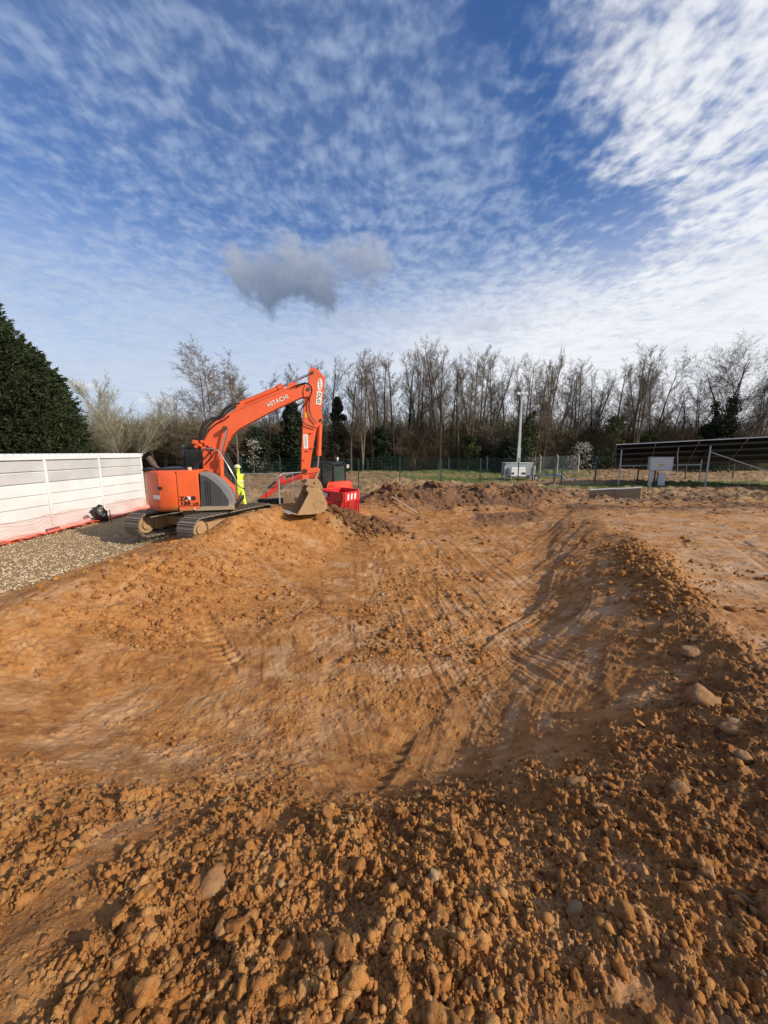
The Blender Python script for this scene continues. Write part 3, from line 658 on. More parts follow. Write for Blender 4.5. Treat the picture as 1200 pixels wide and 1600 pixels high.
# named single stones, at their place in the photograph
ROCKS = [(331, 1385, .085, 'largest mud coated stone in the left foreground clods'), (437, 1362, .05, 'pale grey stone right of the large foreground stone'),
         (903, 1232, .085, 'knobbly pale brown rock on the pit edge, right of centre'), (948, 1236, .05, 'flat grey slab of stone right of the knobbly brown rock'),
         (1063, 1240, .085, 'smooth rounded grey-brown boulder on the right foreground slope'), (1098, 1105, .17, 'largest angular boulder on the right rim of the pit'),
         (1146, 1146, .105, 'upright brown boulder just below the largest rim boulder'), (1019, 1003, .10, 'rounded boulder on the right pit bank below the rim'),
         (1083, 1022, .16, 'broad flat topped rock on the crest of the right rim'), (1085, 1003, .055, 'small pale white stone on the crest of the right rim'),
         (331, 1232, .038, 'thin white shard of stone lying in the scraped clay at left'), (471, 1305, .033, 'small cream stone beside a dark clod, front of the pit'),
         (1161, 1192, .075, 'pale rounded boulder near the right edge of the picture'), (1000, 1440, .05, 'brown boulder half sunk in the right foreground slope'),
         (898, 1430, .05, 'dark jagged rock low in the right foreground'), (505, 1510, .06, 'tall mud block standing at bottom centre'),
         (1150, 1410, .06, 'long dark slate stone at the lower right edge'), (1100, 1380, .05, 'leaning grey-brown stone on the lower right slope'),
         (390, 1290, .03, 'reddish brick coloured lump behind the left foreground stones')]
def hit(px, py):
    d = ray(px, py); t = np.linspace(1.0, 30, 6000); x, y, z = d.x*t, d.y*t, CAMZ+d.z*t
    g = ground(x, y)+.01; k = np.argmax(z < g); return Vector((x[k], y[k], g[k]))
for k, (px, py, sz, lb) in enumerate(ROCKS):
    q = hit(px, py); Vv = rock_shape(3, 500+k, 9, .30, .65)*sz*.85
    if 'slab' in lb or 'shard' in lb: Vv[:, 2] *= .35
    if 'flat topped' in lb: Vv[:, 2] *= .6; Vv[:, 0] *= 1.3
    if 'long' in lb: Vv[:, 0] *= .5; Vv[:, 1] *= 1.8
    me = np_mesh('stone', Vv, ICO[3][1], smooth=False)
    o = bpy.data.objects.new('stone', me); col.objects.link(o); me.materials.append(stone if k != 18 else lump)
    o.location = (q.x, q.y, float(gzd(q.x, q.y)[0])-sz*.02); o.rotation_euler = (0, 0, random.uniform(0, 6)); tag(o, lb, 'stone')

# ================================================================ LARGE EXCAVATOR
C = Vector((EX, EY, 0)); FA = R(75)
fv = Vector((math.sin(FA), math.cos(FA), 0)); lv = Vector((-math.cos(FA), math.sin(FA), 0)); UP = Vector((0, 0, 1))
def W3(r, s, z): return C + fv*r + lv*s + UP*z
def onp(px, py, s=0.0, o=None, f=fv, l=lv):
    """(r, z) where the sight line crosses the upright plane at sideways offset s"""
    o = C if o is None else o; d = ray(px, py); O = o + l*s
    t = (O.x*l.x + O.y*l.y)/(d.x*l.x + d.y*l.y); return ((Vector((d.x*t, d.y*t, 0)) - O).dot(f), CAMZ + d.z*t)
GX0 = .22
exc = empty('excavator', (EX, EY, GX0), 'large orange crawler excavator with bent boom at the left edge of the pit', 'excavator')
def slabp(mb, rz, s0, s1, o=None, f=fv, l=lv):
    o = C if o is None else o
    mb.prism([o + f*r + l*s0 + UP*z for r, z in rz], [o + f*r + l*s1 + UP*z for r, z in rz]); return mb
NS = -1.2                                        # near side plane
r312, r277, r365 = onp(312, 770, NS)[0], onp(277, 770, NS)[0], onp(365, 780, NS)[0]
ztop, zbot = onp(300, 736, NS)[1], .985
def plan(r_end, ins=0.0, n=22, r_start=None):
    """rounded tail in plan: arc about the slew centre with flat sides, cut at r_end"""
    RR_, hw = 1.46-ins, 1.2-ins; out = []
    a0 = math.asin(hw/RR_)
    for k in range(n+1):
        t = -a0 + 2*a0*k/n; out.append((-RR_*math.cos(t), RR_*math.sin(t)))
    return [(r_end, -hw)] + out + [(r_end, hw)]
# rounded tail housing: profile shrinks at the top and bottom edges, tucks in below
mb = MB(); lays = [(zbot, .10), (zbot+.05, .035), (zbot+.16, 0), (ztop-.10, .0), (ztop-.03, .025), (ztop, .08)]
rings = []
for z, ins in lays: rings.append([W3(r, s, z) for r, s in plan(r277, ins)])
n = len(rings[0]); vs = [v for rg in rings for v in rg]
fs = [(a*n+k, a*n+(k+1) % n, (a+1)*n+(k+1) % n, (a+1)*n+k) for a in range(len(rings)-1) for k in range(n)] + [tuple(range(n)), tuple(range(len(vs)-n, len(vs)))]
mb.add(vs, fs); cw = mb.build('counterweight', orange, exc, smooth=True, label='rounded orange tail housing')
# engine side panel
mb = MB(); slabp(mb, [(r277+.012, zbot+.15), (r312-.01, zbot+.15), (r312-.01, ztop-.02), (r312-.03, ztop), (r277+.012, ztop)], NS-.004, NS+.9)
sp = mb.build('side_panel', orange, exc, bevel=.018)
mb = MB(); slabp(mb, [(r277+.012, zbot+.01), (r312-.14, zbot+.01), (r312+.02, zbot+.13), (r277+.012, zbot+.135)], NS+.01, NS+.8); mb.build('lower_skirt', orange, exc, bevel=.012)
mb = MB(); slabp(mb, [(r277, ztop-.03), (r312, ztop-.03), (r312, ztop+.01), (r277, ztop+.01)], NS+.02, 1.15); mb.build('engine_cover', orange, exc, bevel=.015)
mb = MB(); slabp(mb, [(-1.05, ztop+.005), (r277+.35, ztop+.005), (r277+.35, ztop+.055), (-1.05, ztop+.055)], -.55, .9); mb.build('cover_grille', black, exc, bevel=.01)
mb = MB(); slabp(mb, [(-1.38, ztop), (-1.05, ztop), (-1.08, ztop+.07), (-1.34, ztop+.07)], -.75, -.1); mb.build('rear_camera_pad', black, exc, bevel=.02)
# door panel on the rounded corner with its latch and stickers
def arcpt(t, z, out): return W3(-(1.46+out)*math.cos(t), (1.46+out)*math.sin(t), z)
a_side = -math.asin(1.2/1.46)
def corner_px(px, py):
    """angle/height on the tail arc seen at a pixel"""
    d = ray(px, py); best = None
    for k in range(400):
        t = a_side + (1.0)*k/400; p = W3(-1.46*math.cos(t), 1.46*math.sin(t), 0); e = abs(p.x/p.y - d.x/d.y)
        if best is None or e < best[0]: best = (e, t, p)
    return best[1], CAMZ + d.z*best[2].y/d.y
def patch(mb, cs, out, th=.006, n=10):
    (t0, z0), (t1, z1) = cs
    q = [arcpt(t0+(t1-t0)*k/n, z, out) for z in (z0, z1) for k in range(n+1)]; q2 = [arcpt(t0+(t1-t0)*k/n, z, out+th) for z in (z0, z1) for k in range(n+1)]
    m = n+1; mb.add(q2 + q, [(k, k+1, m+k+1, m+k) for k in range(n)] + [(k, 2*m+k, 2*m+k+1, k+1) for k in range(n)] + [(m+k, m+k+1, 3*m+k+1, 3*m+k) for k in range(n)] + [(0, m, 3*m, 2*m), (n, 2*m+n, 3*m+n, m+n)])
mb = MB(); t0, _ = corner_px(233, 760); t1, _ = corner_px(256, 760); zz1 = corner_px(240, 741)[1]; zz0 = corner_px(240, 783)[1]
patch(mb, ((t0, zz0+.08), (t1, zz1)), .002, .012); door = mb.build('service_door', orange, exc, smooth=True)
mb = MB(); tl_, zl = corner_px(252, 763); patch(mb, ((tl_-.05, zl-.045), (tl_+.045, zl+.045)), .014, .010, 3); mb.build('door_latch', ink, door)
for (x0, y0, x1, y1) in ((224.5, 773.5, 230.5, 780.5), (241, 774, 250, 779.5), (220.6, 745, 222.2, 757)):
    mb = MB(); ta, za = corner_px(x0, y1); tb, zb = corner_px(x1, y0); patch(mb, ((ta, za), (tb, zb)), .015, .003, 4); mb.build('sticker', barw, exc)
# dark seam between housing and panel
mb = MB(); slabp(mb, [(r277-.006, zbot+.02), (r277+.014, zbot+.02), (r277+.014, ztop-.01), (r277-.006, ztop-.01)], NS+.012, NS+.5); mb.build('seam_gap', ink, exc)
# tool box with sloping top, dark inset and slots
def TB(pts, s=NS): return [onp(x, y, s) for x, y in pts]
ob = TB([(312.5, 738), (321, 738), (333, 743), (346, 753), (357, 766), (364, 778), (366, 790), (366, 797)]); ob = ob + [(ob[-1][0], zbot+.02), (r312, zbot+.02)]
mb = MB(); slabp(mb, ob, NS, NS+.62); tb = mb.build('tool_box', mgrey, exc, bevel=.02)
ib = TB([(313.5, 742), (322, 744), (333, 751), (345, 762), (353, 774), (358, 783), (357, 790.5), (313.5, 791)])
mb = MB(); slabp(mb, ib, NS-.012, NS+.05); tbd = mb.build('tool_box_door', dgrey, tb, bevel=.008)
mb = MB()
for x in (320.4, 323.6, 327): 
    (ra, za), (rb, zb) = onp(x, 751 if x < 325 else 752, NS), onp(x, 788.5, NS); slabp(mb, [(ra-.010, zb), (ra+.010, zb), (ra+.010, za), (ra-.010, za)], NS-.018, NS-.010)
mb.build('vent_slot', ink, tbd)
mb = MB(); slabp(mb, [(r312-.16, zbot), (onp(366, 795, NS)[0]-.01, zbot), (onp(366, 795, NS)[0]+.0, zbot+.125), (r312+.02, zbot+.125)], NS-.006, 1.1); mb.build('frame_skirt', mgrey, exc, bevel=.012)
mb = MB(); q = onp(304.5, 795, NS); mb.cyl(W3(q[0], NS-.02, q[1]), W3(q[0], NS+.0, q[1]), .022); mb.build('marker_light', barw, exc)
# lettering
def text_mesh(name, body, size, mat, parent, o, f, l, r, z, s, spacing=1.0, shear=0, sxx=1.0, rot=0.0, bold=.0):
    cu = bpy.data.curves.new(name, 'FONT'); cu.body = body; cu.size = size; cu.extrude = .003; cu.space_character = spacing; cu.shear = shear; cu.offset = bold
    t = bpy.data.objects.new(name, cu); col.objects.link(t)
    dg = bpy.context.evaluated_depsgraph_get(); me = bpy.data.meshes.new_from_object(t.evaluated_get(dg)); bpy.data.objects.remove(t)
    ob_ = bpy.data.objects.new(name, me); col.objects.link(ob_); me.materials.clear(); me.materials.append(mat)
    ca_, sa_ = math.cos(rot), math.sin(rot); bx_ = (f*ca_ + UP*sa_)*sxx; by_ = UP*ca_ - f*sa_; n_ = -l
    Mx = Matrix((bx_, by_, n_)).transposed().to_4x4(); Mx.translation = o + f*r + l*s + UP*z
    me.transform(Mx); ob_.parent = parent
    if parent.name not in LOCAL: ob_.location = -total_loc(parent)
    return ob_
q = onp(277.5, 780.0, NS); zr = q[1]; r0 = q[0]
for tx, rr_, mt, k in (('ZA', 0, ink, 1), ('X', .175, silver, 1), ('IS', .272, ink, 1)):
    text_mesh('lettering', tx, .145, mt, sp, C, fv, lv, r0+.055+rr_, zr-.035, NS-.009, 1.0, 0, 1.15, bold=.008)
text_mesh('lettering', '135', .125, ink, sp, C, fv, lv, r0+.06, zr-.155, NS-.009, 1.0, 0, 1.35, bold=.007)
text_mesh('lettering', 'US', .085, ink, sp, C, fv, lv, r0+.375, zr-.165, NS-.009, 1.0, 0, 1.35, bold=.003)
# deck
mb = MB(); slabp(mb, [(-.75, zbot+.03), (1.02, zbot+.03), (1.02, zbot+.15), (-.75, zbot+.15)], -1.12, 1.12); mb.build('deck', black, exc)
mb = MB(); slabp(mb, [(r312, zbot+.1), (.15, zbot+.1), (.15, ztop-.04), (r312, ztop-.04)], -.56, .4); mb.build('pump_housing', black, exc)
mb = MB(); slabp(mb, [(-.1, zbot), (.95, zbot), (.9, zbot+.5), (.35, ztop), (-.1, ztop)], -.24, -.18); slabp(mb, [(-.1, zbot), (.95, zbot), (.9, zbot+.5), (.35, ztop), (-.1, ztop)], .18, .24); mb.build('boom_bracket', orange, exc, bevel=.01)
# slew ring and undercarriage
mb = MB(); mb.cyl(W3(0, 0, .70), W3(0, 0, zbot+.06), .62, n=32); mb.build('slew_ring', worn, exc)
TA = R(20); tv = Vector((math.sin(TA), math.cos(TA), 0)); gv = Vector((-math.cos(TA), math.sin(TA), 0)); HL, GA, TH_ = 1.66, .98, .68
def T3(a, b_, z): return C + tv*a + gv*b_ + UP*(GX0+z)
mb = MB(); mb.bar(T3(-.5, -GA, .36), T3(-.5, GA, .36), .30, .26); mb.bar(T3(.5, -GA, .36), T3(.5, GA, .36), .30, .26); mb.cyl(T3(0, 0, .22), T3(0, 0, .55), .62, .55, 24); mb.build('undercarriage_frame', mudsteel, exc, bevel=.02)
for sgn in (-1, 1):
    b0 = sgn*GA; rad = TH_/2; ns = 46; per = 2*(2*(HL-rad)) + 2*math.pi*rad
    def beltpt(d, rr=rad):
        L = 2*(HL-rad); d %= per
        if d < L: return (-L/2+d, rr+rad-rad+ (rad*1.0) , 0, 1) if False else (-L/2+d, rad+rr, 0.0)
        d -= L
        if d < math.pi*rad: t = d/rad; return (L/2+rr*math.sin(t), rad+rr*math.cos(t), t)
        d -= math.pi*rad
        if d < L: return (L/2-d, rad-rr, math.pi)
        d -= L; t = d/rad; return (-L/2-rr*math.sin(t), rad-rr*math.cos(t), math.pi+t)
    mb = MB()
    for k in range(ns):
        a, z, t = beltpt(per*k/ns, rad-.02); dirv = tv*math.cos(t) - UP*math.sin(t); nv = tv*math.sin(t) + UP*math.cos(t); p = T3(a, b0, z)
        jit = random.uniform(-.004, .004)
        mx = Matrix((dirv, gv, nv)).transposed(); mb.box(p + nv*jit, (per/ns*.90, .58, .022), mx)
        for e in (-.3, .08): mb.box(p + nv*.022 + dirv*per/ns*e, (.016, .58, .040), mx)
    trk = mb.build('track', worn, exc, label='left crawler track' if sgn > 0 else 'right crawler track, nearer the pit')
    mb = MB(); pts = [beltpt(per*k/80, rad-.075)[:2] for k in range(80)]; pin = [beltpt(per*k/80, rad-.14)[:2] for k in range(80)]
    for s_ in (-.08, .08):
        o1 = [T3(a, b0+s_-.03, z) for a, z in pts]; i1 = [T3(a, b0+s_-.03, z) for a, z in pin]; o2 = [T3(a, b0+s_+.03, z) for a, z in pts]; i2 = [T3(a, b0+s_+.03, z) for a, z in pin]
        n = 80; mb.add(o1+i1+o2+i2, [(k, (k+1) % n, n+(k+1) % n, n+k) for k in range(n)] + [(2*n+k, 3*n+k, 3*n+(k+1) % n, 2*n+(k+1) % n) for k in range(n)] + [(k, 2*n+k, 2*n+(k+1) % n, (k+1) % n) for k in range(n)] + [(n+k, n+(k+1) % n, 3*n+(k+1) % n, 3*n+k) for k in range(n)])
    mb.build('track_chain', pinsteel, trk)
    mb = MB(); mb.bar(T3(-1.02, b0, rad-.02), T3(1.02, b0, rad-.02), .26, .30); mb.build('track_frame', mudsteel, trk, bevel=.03)
    L = HL-rad
    mb = MB(); mb.cyl(T3(-L, b0-.14, rad), T3(-L, b0+.14, rad), .235, n=22); mb.cyl(T3(-L, b0-.19, rad), T3(-L, b0+.19, rad), .13, n=16)
    for k in range(11): t = k*2*math.pi/11; mb.box(T3(-L+.24*math.cos(t), b0, rad+.24*math.sin(t)), (.05, .05, .05))
    mb.build('sprocket', mudsteel, trk)
    mb = MB(); mb.cyl(T3(L, b0-.06, rad), T3(L, b0+.06, rad), .24, n=24); mb.build('idler_wheel', mudsteel, trk)
    for k in range(6):
        mb = MB(); a = -.85+.34*k; mb.cyl(T3(a, b0-.11, .135), T3(a, b0+.11, .135), .075, n=14); mb.build('roller', mudsteel, trk)
# cab
def cabo(pts, s): return [onp(x, y, s) for x, y in pts]
cz = onp(300, 699, .45)[1]; rA, rB = onp(287, 720, .35)[0], onp(351, 706, 1.1)[0]
cabp = [(rA, zbot+.15), (rA-.02, cz-.06), (rA+.05, cz), (rB-.10, cz), (rB, cz-.10), (rB+.22, cz-.62), (rB+.30, 1.75), (rB+.24, zbot+.15)]
cabr = bpy.data.objects.new('cab', None)
mb = MB()
for s_ in (.34, 1.14):                           # two side frames, each a ring of bars
    P_ = [W3(r, s_, z) for r, z in cabp]
    for k in range(len(P_)): mb.bar(P_[k], P_[(k+1) % len(P_)], .075, .075, up=lv)
for r, z in cabp: mb.bar(W3(r, .34, z), W3(r, 1.14, z), .07)
slabp(mb, [(rA, zbot+.15), (rB+.25, zbot+.15), (rB+.29, 1.42), (rA, 1.42)], .32, .36); slabp(mb, [(rA, zbot+.15), (rB+.25, zbot+.15), (rB+.29, 1.42), (rA, 1.42)], 1.12, 1.16)
slabp(mb, [(rA, cz-.035), (rB-.08, cz-.035), (rB-.10, cz+.02), (rA+.04, cz+.02)], .32, 1.16); slabp(mb, [(rA-.02, zbot+.15), (rA+.03, zbot+.15), (rA+.03, cz-.03), (rA-.02, cz-.03)], .36, .7)
slabp(mb, [(rA+.58, 1.42), (rA+.66, 1.42), (rA+.66, cz), (rA+.58, cz)], .31, .37)
cab = mb.build('cab', black, exc, bevel=.008)
mb = MB(); slabp(mb, [(rA+.04, 1.42), (rB+.27, 1.42), (rB+.2, cz-.6), (rB-.03, cz-.1), (rA+.04, cz-.05)], .335, .345); mb.build('side_window', glass, cab)
mb = MB(); slabp(mb, [(rB+.0, cz-.12), (rB+.215, cz-.62), (rB+.205, cz-.63), (rB-.01, cz-.13)], .38, 1.10); slabp(mb, [(rB+.21, cz-.63), (rB+.30, 1.75), (rB+.25, 1.2), (rB+.23, 1.2), (rB+.28, 1.75), (rB+.19, cz-.63)], .38, 1.10); mb.build('windscreen', glass, cab)
mb = MB(); mb.box(W3(rA+.45, .72, 1.55), (.5, .5, .12)); mb.box(W3(rA+.25, .72, 1.9), (.12, .46, .6)); mb.build('operator_seat', black, cab, bevel=.03)
q = onp(286, 697, .45); mb = MB(); mb.cyl(W3(q[0]+.02, .45, q[1]-.14), W3(q[0]+.02, .45, q[1]-.04), .055); mb.cyl(W3(q[0]+.02, .45, q[1]-.04), W3(q[0]+.02, .45, q[1]+.03), .065, .05); mb.build('beacon', paint('green_beacon', (.02, .20, .10), .3), cab)
# exhaust
mb = MB(); e = [onp(*p_, -.35) for p_ in ((244.5, 737), (244, 731), (240, 725), (231.5, 714))]; mb.tube([W3(r, -.35, z) for r, z in e], [.085, .085, .085, .078], 14); mb.build('exhaust_pipe', rust, exc, smooth=True)
mb = MB(); q = onp(296, 733, -.8); mb.cyl(W3(q[0], -.8, ztop-.02), W3(q[0], -.8, ztop+.09), .055); mb.build('filler_cap', wood, exc)
# boom
def OL(pts): return [onp(x, y, 0) for x, y in pts]
boomo = OL([(319, 742), (318.5, 730), (318, 712), (318.5, 697), (321, 685), (327.5, 670), (336, 660.5), (346, 654), (360, 645.5), (377.5, 636), (400, 626.5), (420, 618), (440, 609.5), (460, 602.5), (472, 601), (480, 603.5), (485.5, 609), (486.5, 615), (483, 620), (470, 622.5), (455, 629.5), (438, 637), (421, 645.5), (404, 655), (388, 663), (374, 671), (364, 680), (356, 693), (350, 707), (344, 722), (339, 738), (336, 743)])
mb = MB(); slabp(mb, boomo, -.17, .17); boom = mb.build('boom', orange_hi, exc, bevel=.015)
mb = MB()                                        # flange strips along the boom's top edge and the foot stiffeners
for a, b_ in ((((330, 663.5), (346, 652.8)),) ):pass
tp = OL([(346, 657), (377, 639), (420, 621), (458, 605.5)])
for k in range(3): mb.bar(W3(tp[k][0], -.18, tp[k][1]), W3(tp[k+1][0], -.18, tp[k+1][1]), .018, .03, up=lv)
mb.build('weld_flange', orange_hi, boom)
q = OL([(419.5, 637.5)])[0]; aang = math.atan2(OL([(447, 625)])[0][1]-q[1], OL([(447, 625)])[0][0]-q[0])
text_mesh('lettering', 'HITACHI', .175, silver, boom, C, fv, lv, q[0], q[1], -.182, 1.02, 0, .98, aang, .002)
def cyl_px(mb, p0, p1, r0, s=0, r1=None, n=14): a, b_ = onp(*p0, s), onp(*p1, s); mb.cyl(W3(a[0], s, a[1]), W3(b_[0], s, b_[1]), r0, r1, n); return W3(b_[0], s, b_[1])
def pin(mb, p, r, s0, s1): a = onp(*p, 0); mb.cyl(W3(a[0], s0, a[1]), W3(a[0], s1, a[1]), r, n=14)
for s_ in (-.34, .34):
    mb = MB(); cyl_px(mb, (346, 752), (345, 716), .075, s_); cyl_px(mb, (345, 719), (345, 713.5), .09, s_); lc = mb.build('lift_cylinder', orange_hi, exc, smooth=True)
    mb = MB(); cyl_px(mb, (345, 715), (354, 671), .032, s_); mb.build('piston_rod', chrome, lc, smooth=True)
for pp, pr_, pe in (((354, 670), .06, .42), ((326, 738), .07, .3)): mb = MB(); pin(mb, pp, pr_, -pe, pe); mb.build('pivot_pin', pinsteel, boom)
mb = MB(); AS = -.02
A0, A1, A2 = [onp(*p_, 0) for p_ in ((375, 632), (441, 604), (487, 583))]
off = .0
mb.cyl(W3(A0[0], 0, A0[1]), W3(A1[0], 0, A1[1]), .080, n=16); mb.cyl(W3(A1[0]-.13, 0, A1[1]-.05), W3(A1[0]+.02, 0, A1[1]+.01), .105, n=16); ac = mb.build('arm_cylinder', orange_hi, exc, smooth=True)
mb = MB(); mb.cyl(W3(A1[0], 0, A1[1]), W3(A2[0], 0, A2[1]), .036, n=12); mb.build('piston_rod', chrome, ac, smooth=True)
for po, sa_, sb2 in (([(368, 642), (371, 631), (376, 628), (380, 632), (386, 634.5)], -.10, -.07), ([(368, 642), (371, 631), (376, 628), (380, 632), (386, 634.5)], .07, .10), ([(446, 608), (450, 601), (456, 598), (463, 599), (466, 603)], -.12, -.08)):
    mb = MB(); slabp(mb, OL(po), sa_, sb2); mb.build('cylinder_bracket', orange_hi, boom, bevel=.006)
mb = MB()
for (a, b_) in (((382, 640.5), (458, 607.5)), ((384, 638.5), (455, 606.5))):
    p0, p1 = onp(*a, -.12), onp(*b_, -.12); mb.tube([W3(p0[0], -.12, p0[1]+.03), W3(p1[0], -.12, p1[1]+.03)], .013, 6)
mb.build('hydraulic_pipe', chrome, boom)
# stick
sto = OL([(482.3, 590), (482, 581), (484, 577), (488, 575), (494, 577), (500, 582.5), (507.5, 592.5), (506.5, 604), (504.5, 619), (502.5, 635), (501.6, 642), (503, 651), (504.3, 657), (501, 663), (494.5, 669), (491.6, 684), (488.4, 700), (486, 717), (484, 733), (482.6, 745), (480.5, 753.5), (472.8, 753.5), (470.2, 735), (471, 700), (472.6, 667), (473.4, 643), (474, 627), (475.4, 619), (480.5, 606)])
mb = MB(); slabp(mb, sto, -.125, .125); stick = mb.build('stick', orange_hi, exc, bevel=.012)
for s_ in (-.205, .155): mb = MB(); slabp(mb, OL([(474.5, 622), (473, 612), (476, 603), (482, 600), (488, 603), (488.5, 612), (485, 621)]), s_, s_+.05); mb.build('boom_nose_plate', orange_hi, boom, bevel=.01)
for pp, pr_, pe in (((481.5, 609.5), .055, .24), ((487.5, 583.5), .045, .17), ((476.3, 735.5), .075, .17), ((500.5, 657), .05, .15)): mb = MB(); pin(mb, pp, pr_, -pe, pe); mb.build('pivot_pin', pinsteel, stick)
# decals on the stick
def decal(parent, px0, py0, w_, h_, mat, s, rot=0, oval=False, name='decal', th=.004):
    r, z = onp(px0, py0, 0); ca_, sa_ = math.cos(rot), math.sin(rot); pts = []
    N_ = 28 if oval else 4
    for k in range(N_):
        if oval: x, y = w_/2*math.cos(2*math.pi*k/N_), h_/2*math.sin(2*math.pi*k/N_)
        else: x, y = ((-1, -1), (1, -1), (1, 1), (-1, 1))[k]; x, y = x*w_/2, y*h_/2
        pts.append((r + x*ca_-y*sa_, z + x*sa_+y*ca_))
    mb = MB(); slabp(mb, pts, s-th, s); return mb.build(name, mat, parent)
tilt = R(-7)
ov = decal(stick, 499.4, 602, .155, .37, barw, -.1265, tilt, True, 'oval_sign')
for k in range(3): decal(ov, 499.2+.25*k-.2, 597+5*k, .020, .07, ink, -.1307, tilt+R(8), False, 'sign_mark')
sq = decal(stick, 497.9, 622.5, .16, .40, barw, -.1265, tilt, False, 'square_sign')
def ring_arc(parent, pxc, pyc, r0, r1, a0, a1, mat):
    rc, zc_ = onp(pxc, pyc, 0); n_ = 16; o_ = []; i_ = []
    for k in range(n_+1): t = a0+(a1-a0)*k/n_; o_.append((rc+r1*math.cos(t), zc_+r1*math.sin(t))); i_.append((rc+r0*math.cos(t), zc_+r0*math.sin(t)))
    mb = MB()
    for k in range(n_): slabp(mb, [o_[k], o_[k+1], i_[k+1], i_[k]], -.1345, -.1308)
    mb.build('sign_letter', mat, parent)
ring_arc(sq, 498.4, 617.5, .030, .055, R(-30), R(235), greenm); ring_arc(sq, 498, 622.6, .030, .055, R(20), R(240), ink); ring_arc(sq, 497.4, 628, .028, .055, 0, R(359), greenm)
decal(stick, 478.4, 649, .085, .15, yell, -.1265, 0, False, 'warning_label')
pl = decal(stick, 477.3, 690, .135, .43, barw, -.1265, R(1), False, 'text_plate')
for k in (-.03, .0, .03): decal(pl, 477.3+k*45, 690, .008, .36, mgrey, -.1307, R(1), False, 'print_line')
for (x, y) in ((486, 677), (487, 700), (480.5, 704), (474, 718)): mb = MB(); p_ = onp(x, y, 0); mb.cyl(W3(p_[0], -.17, p_[1]), W3(p_[0], -.12, p_[1]), .028, n=8); mb.bar(W3(p_[0]-.06, -.15, p_[1]), W3(p_[0]+.06, -.15, p_[1]+.02), .03); mb.build('hose_clamp', orange_hi, stick)
mb = MB(); cyl_px(mb, (500.3, 663), (498.3, 707), .070); cyl_px(mb, (498.4, 703), (497.8, 712), .085); cyl_px(mb, (501, 655), (500.2, 664), .045); bc = mb.build('bucket_cylinder', orange_hi, exc, smooth=True)
mb = MB(); cyl_px(mb, (498, 711), (496.5, 733), .028); mb.build('piston_rod', chrome, bc, smooth=True)
mb = MB()
for s_ in (-.17, .13): slabp(mb, OL([(474, 732), (497, 730.5), (499, 733.5), (497, 737), (476, 740)]), s_, s_+.04)
slabp(mb, OL([(484, 733), (496, 732.5), (496, 735.5), (484, 736)]), -.15, .15); mb.build('linkage_lever', orange_hi, exc, bevel=.006)
mb = MB()
for s_ in (-.10, .06): slabp(mb, OL([(496, 731), (500, 733), (497, 743), (493.5, 751), (489.5, 750), (493, 742)]), s_, s_+.05)
mb.build('linkage_arm', mudsteel, exc, bevel=.006)
mb = MB(); slabp(mb, OL([(471, 748.5), (477, 747), (488, 748), (496, 747.5), (501, 754), (503.5, 761.5), (503, 764), (490, 761.5), (479, 757.5), (470.5, 752.5)]), -.19, -.13); slabp(mb, OL([(471, 748.5), (477, 747), (488, 748), (496, 747.5), (501, 754), (503.5, 761.5), (503, 764), (490, 761.5), (479, 757.5), (470.5, 752.5)]), .13, .19); slabp(mb, OL([(480, 754), (501, 757), (503, 763.5), (480, 758.5)]), -.13, .13); qh = mb.build('quick_hitch', mudsteel, exc, bevel=.008)
mb = MB(); pin(mb, (475.8, 750.5), .055, -.23, .23); pin(mb, (490.5, 754), .03, -.2, .2); pin(mb, (479.5, 763.5), .05, -.2, .2); mb.build('pivot_pin', pinsteel, qh)
# bucket, turned a little on the hitch
p_ = onp(490, 775, 0); BO = W3(p_[0], 0, 0); BF = R(60); bf = Vector((math.sin(BF), math.cos(BF), 0)); bl = Vector((-math.cos(BF), math.sin(BF), 0)); HW = .39
def OB(pts, s): return [onp(x, y, s, BO, bf, bl) for x, y in pts]
sh = OB([(482, 768), (497, 766.5), (503, 769), (507.5, 776), (511, 785), (511.5, 792), (508, 799), (500, 802), (485, 804), (466, 805)], -HW)
cut = OB([(481.5, 772.5), (477, 781), (472, 791), (466, 801)], -HW)
mb = MB(); side_o = sh[:] + cut[::-1]
for s0, s1 in ((-HW, -HW+.035), (HW-.035, HW)): slabp(mb, side_o, s0, s1, BO, bf, bl)
bucket = mb.build('bucket', mudsteel, exc, bevel=.006)
mb = MB()                                        # curved back plate
for k in range(len(sh)-1):
    (ra, za), (rb, zb) = sh[k], sh[k+1]; L_ = math.hypot(rb-ra, zb-za); nx, nz = (zb-za)/L_*.03, -(rb-ra)/L_*.03
    slabp(mb, [(ra, za), (rb, zb), (rb+nx, zb+nz), (ra+nx, za+nz)], -HW+.035, HW-.035, BO, bf, bl)
lip = OB([(466, 805), (456, 803)], -HW)
(ra, za), (rb, zb) = lip; mb.prism([BO+bf*ra+bl*(-HW)+UP*za, BO+bf*rb+bl*(-HW)+UP*zb, BO+bf*rb+bl*HW+UP*zb, BO+bf*ra+bl*HW+UP*za], [BO+bf*ra+bl*(-HW)+UP*(za+.03), BO+bf*rb+bl*(-HW)+UP*(zb+.02), BO+bf*rb+bl*HW+UP*(zb+.02), BO+bf*ra+bl*HW+UP*(za+.03)])
mb.build('back_plate', mudsteel, bucket)
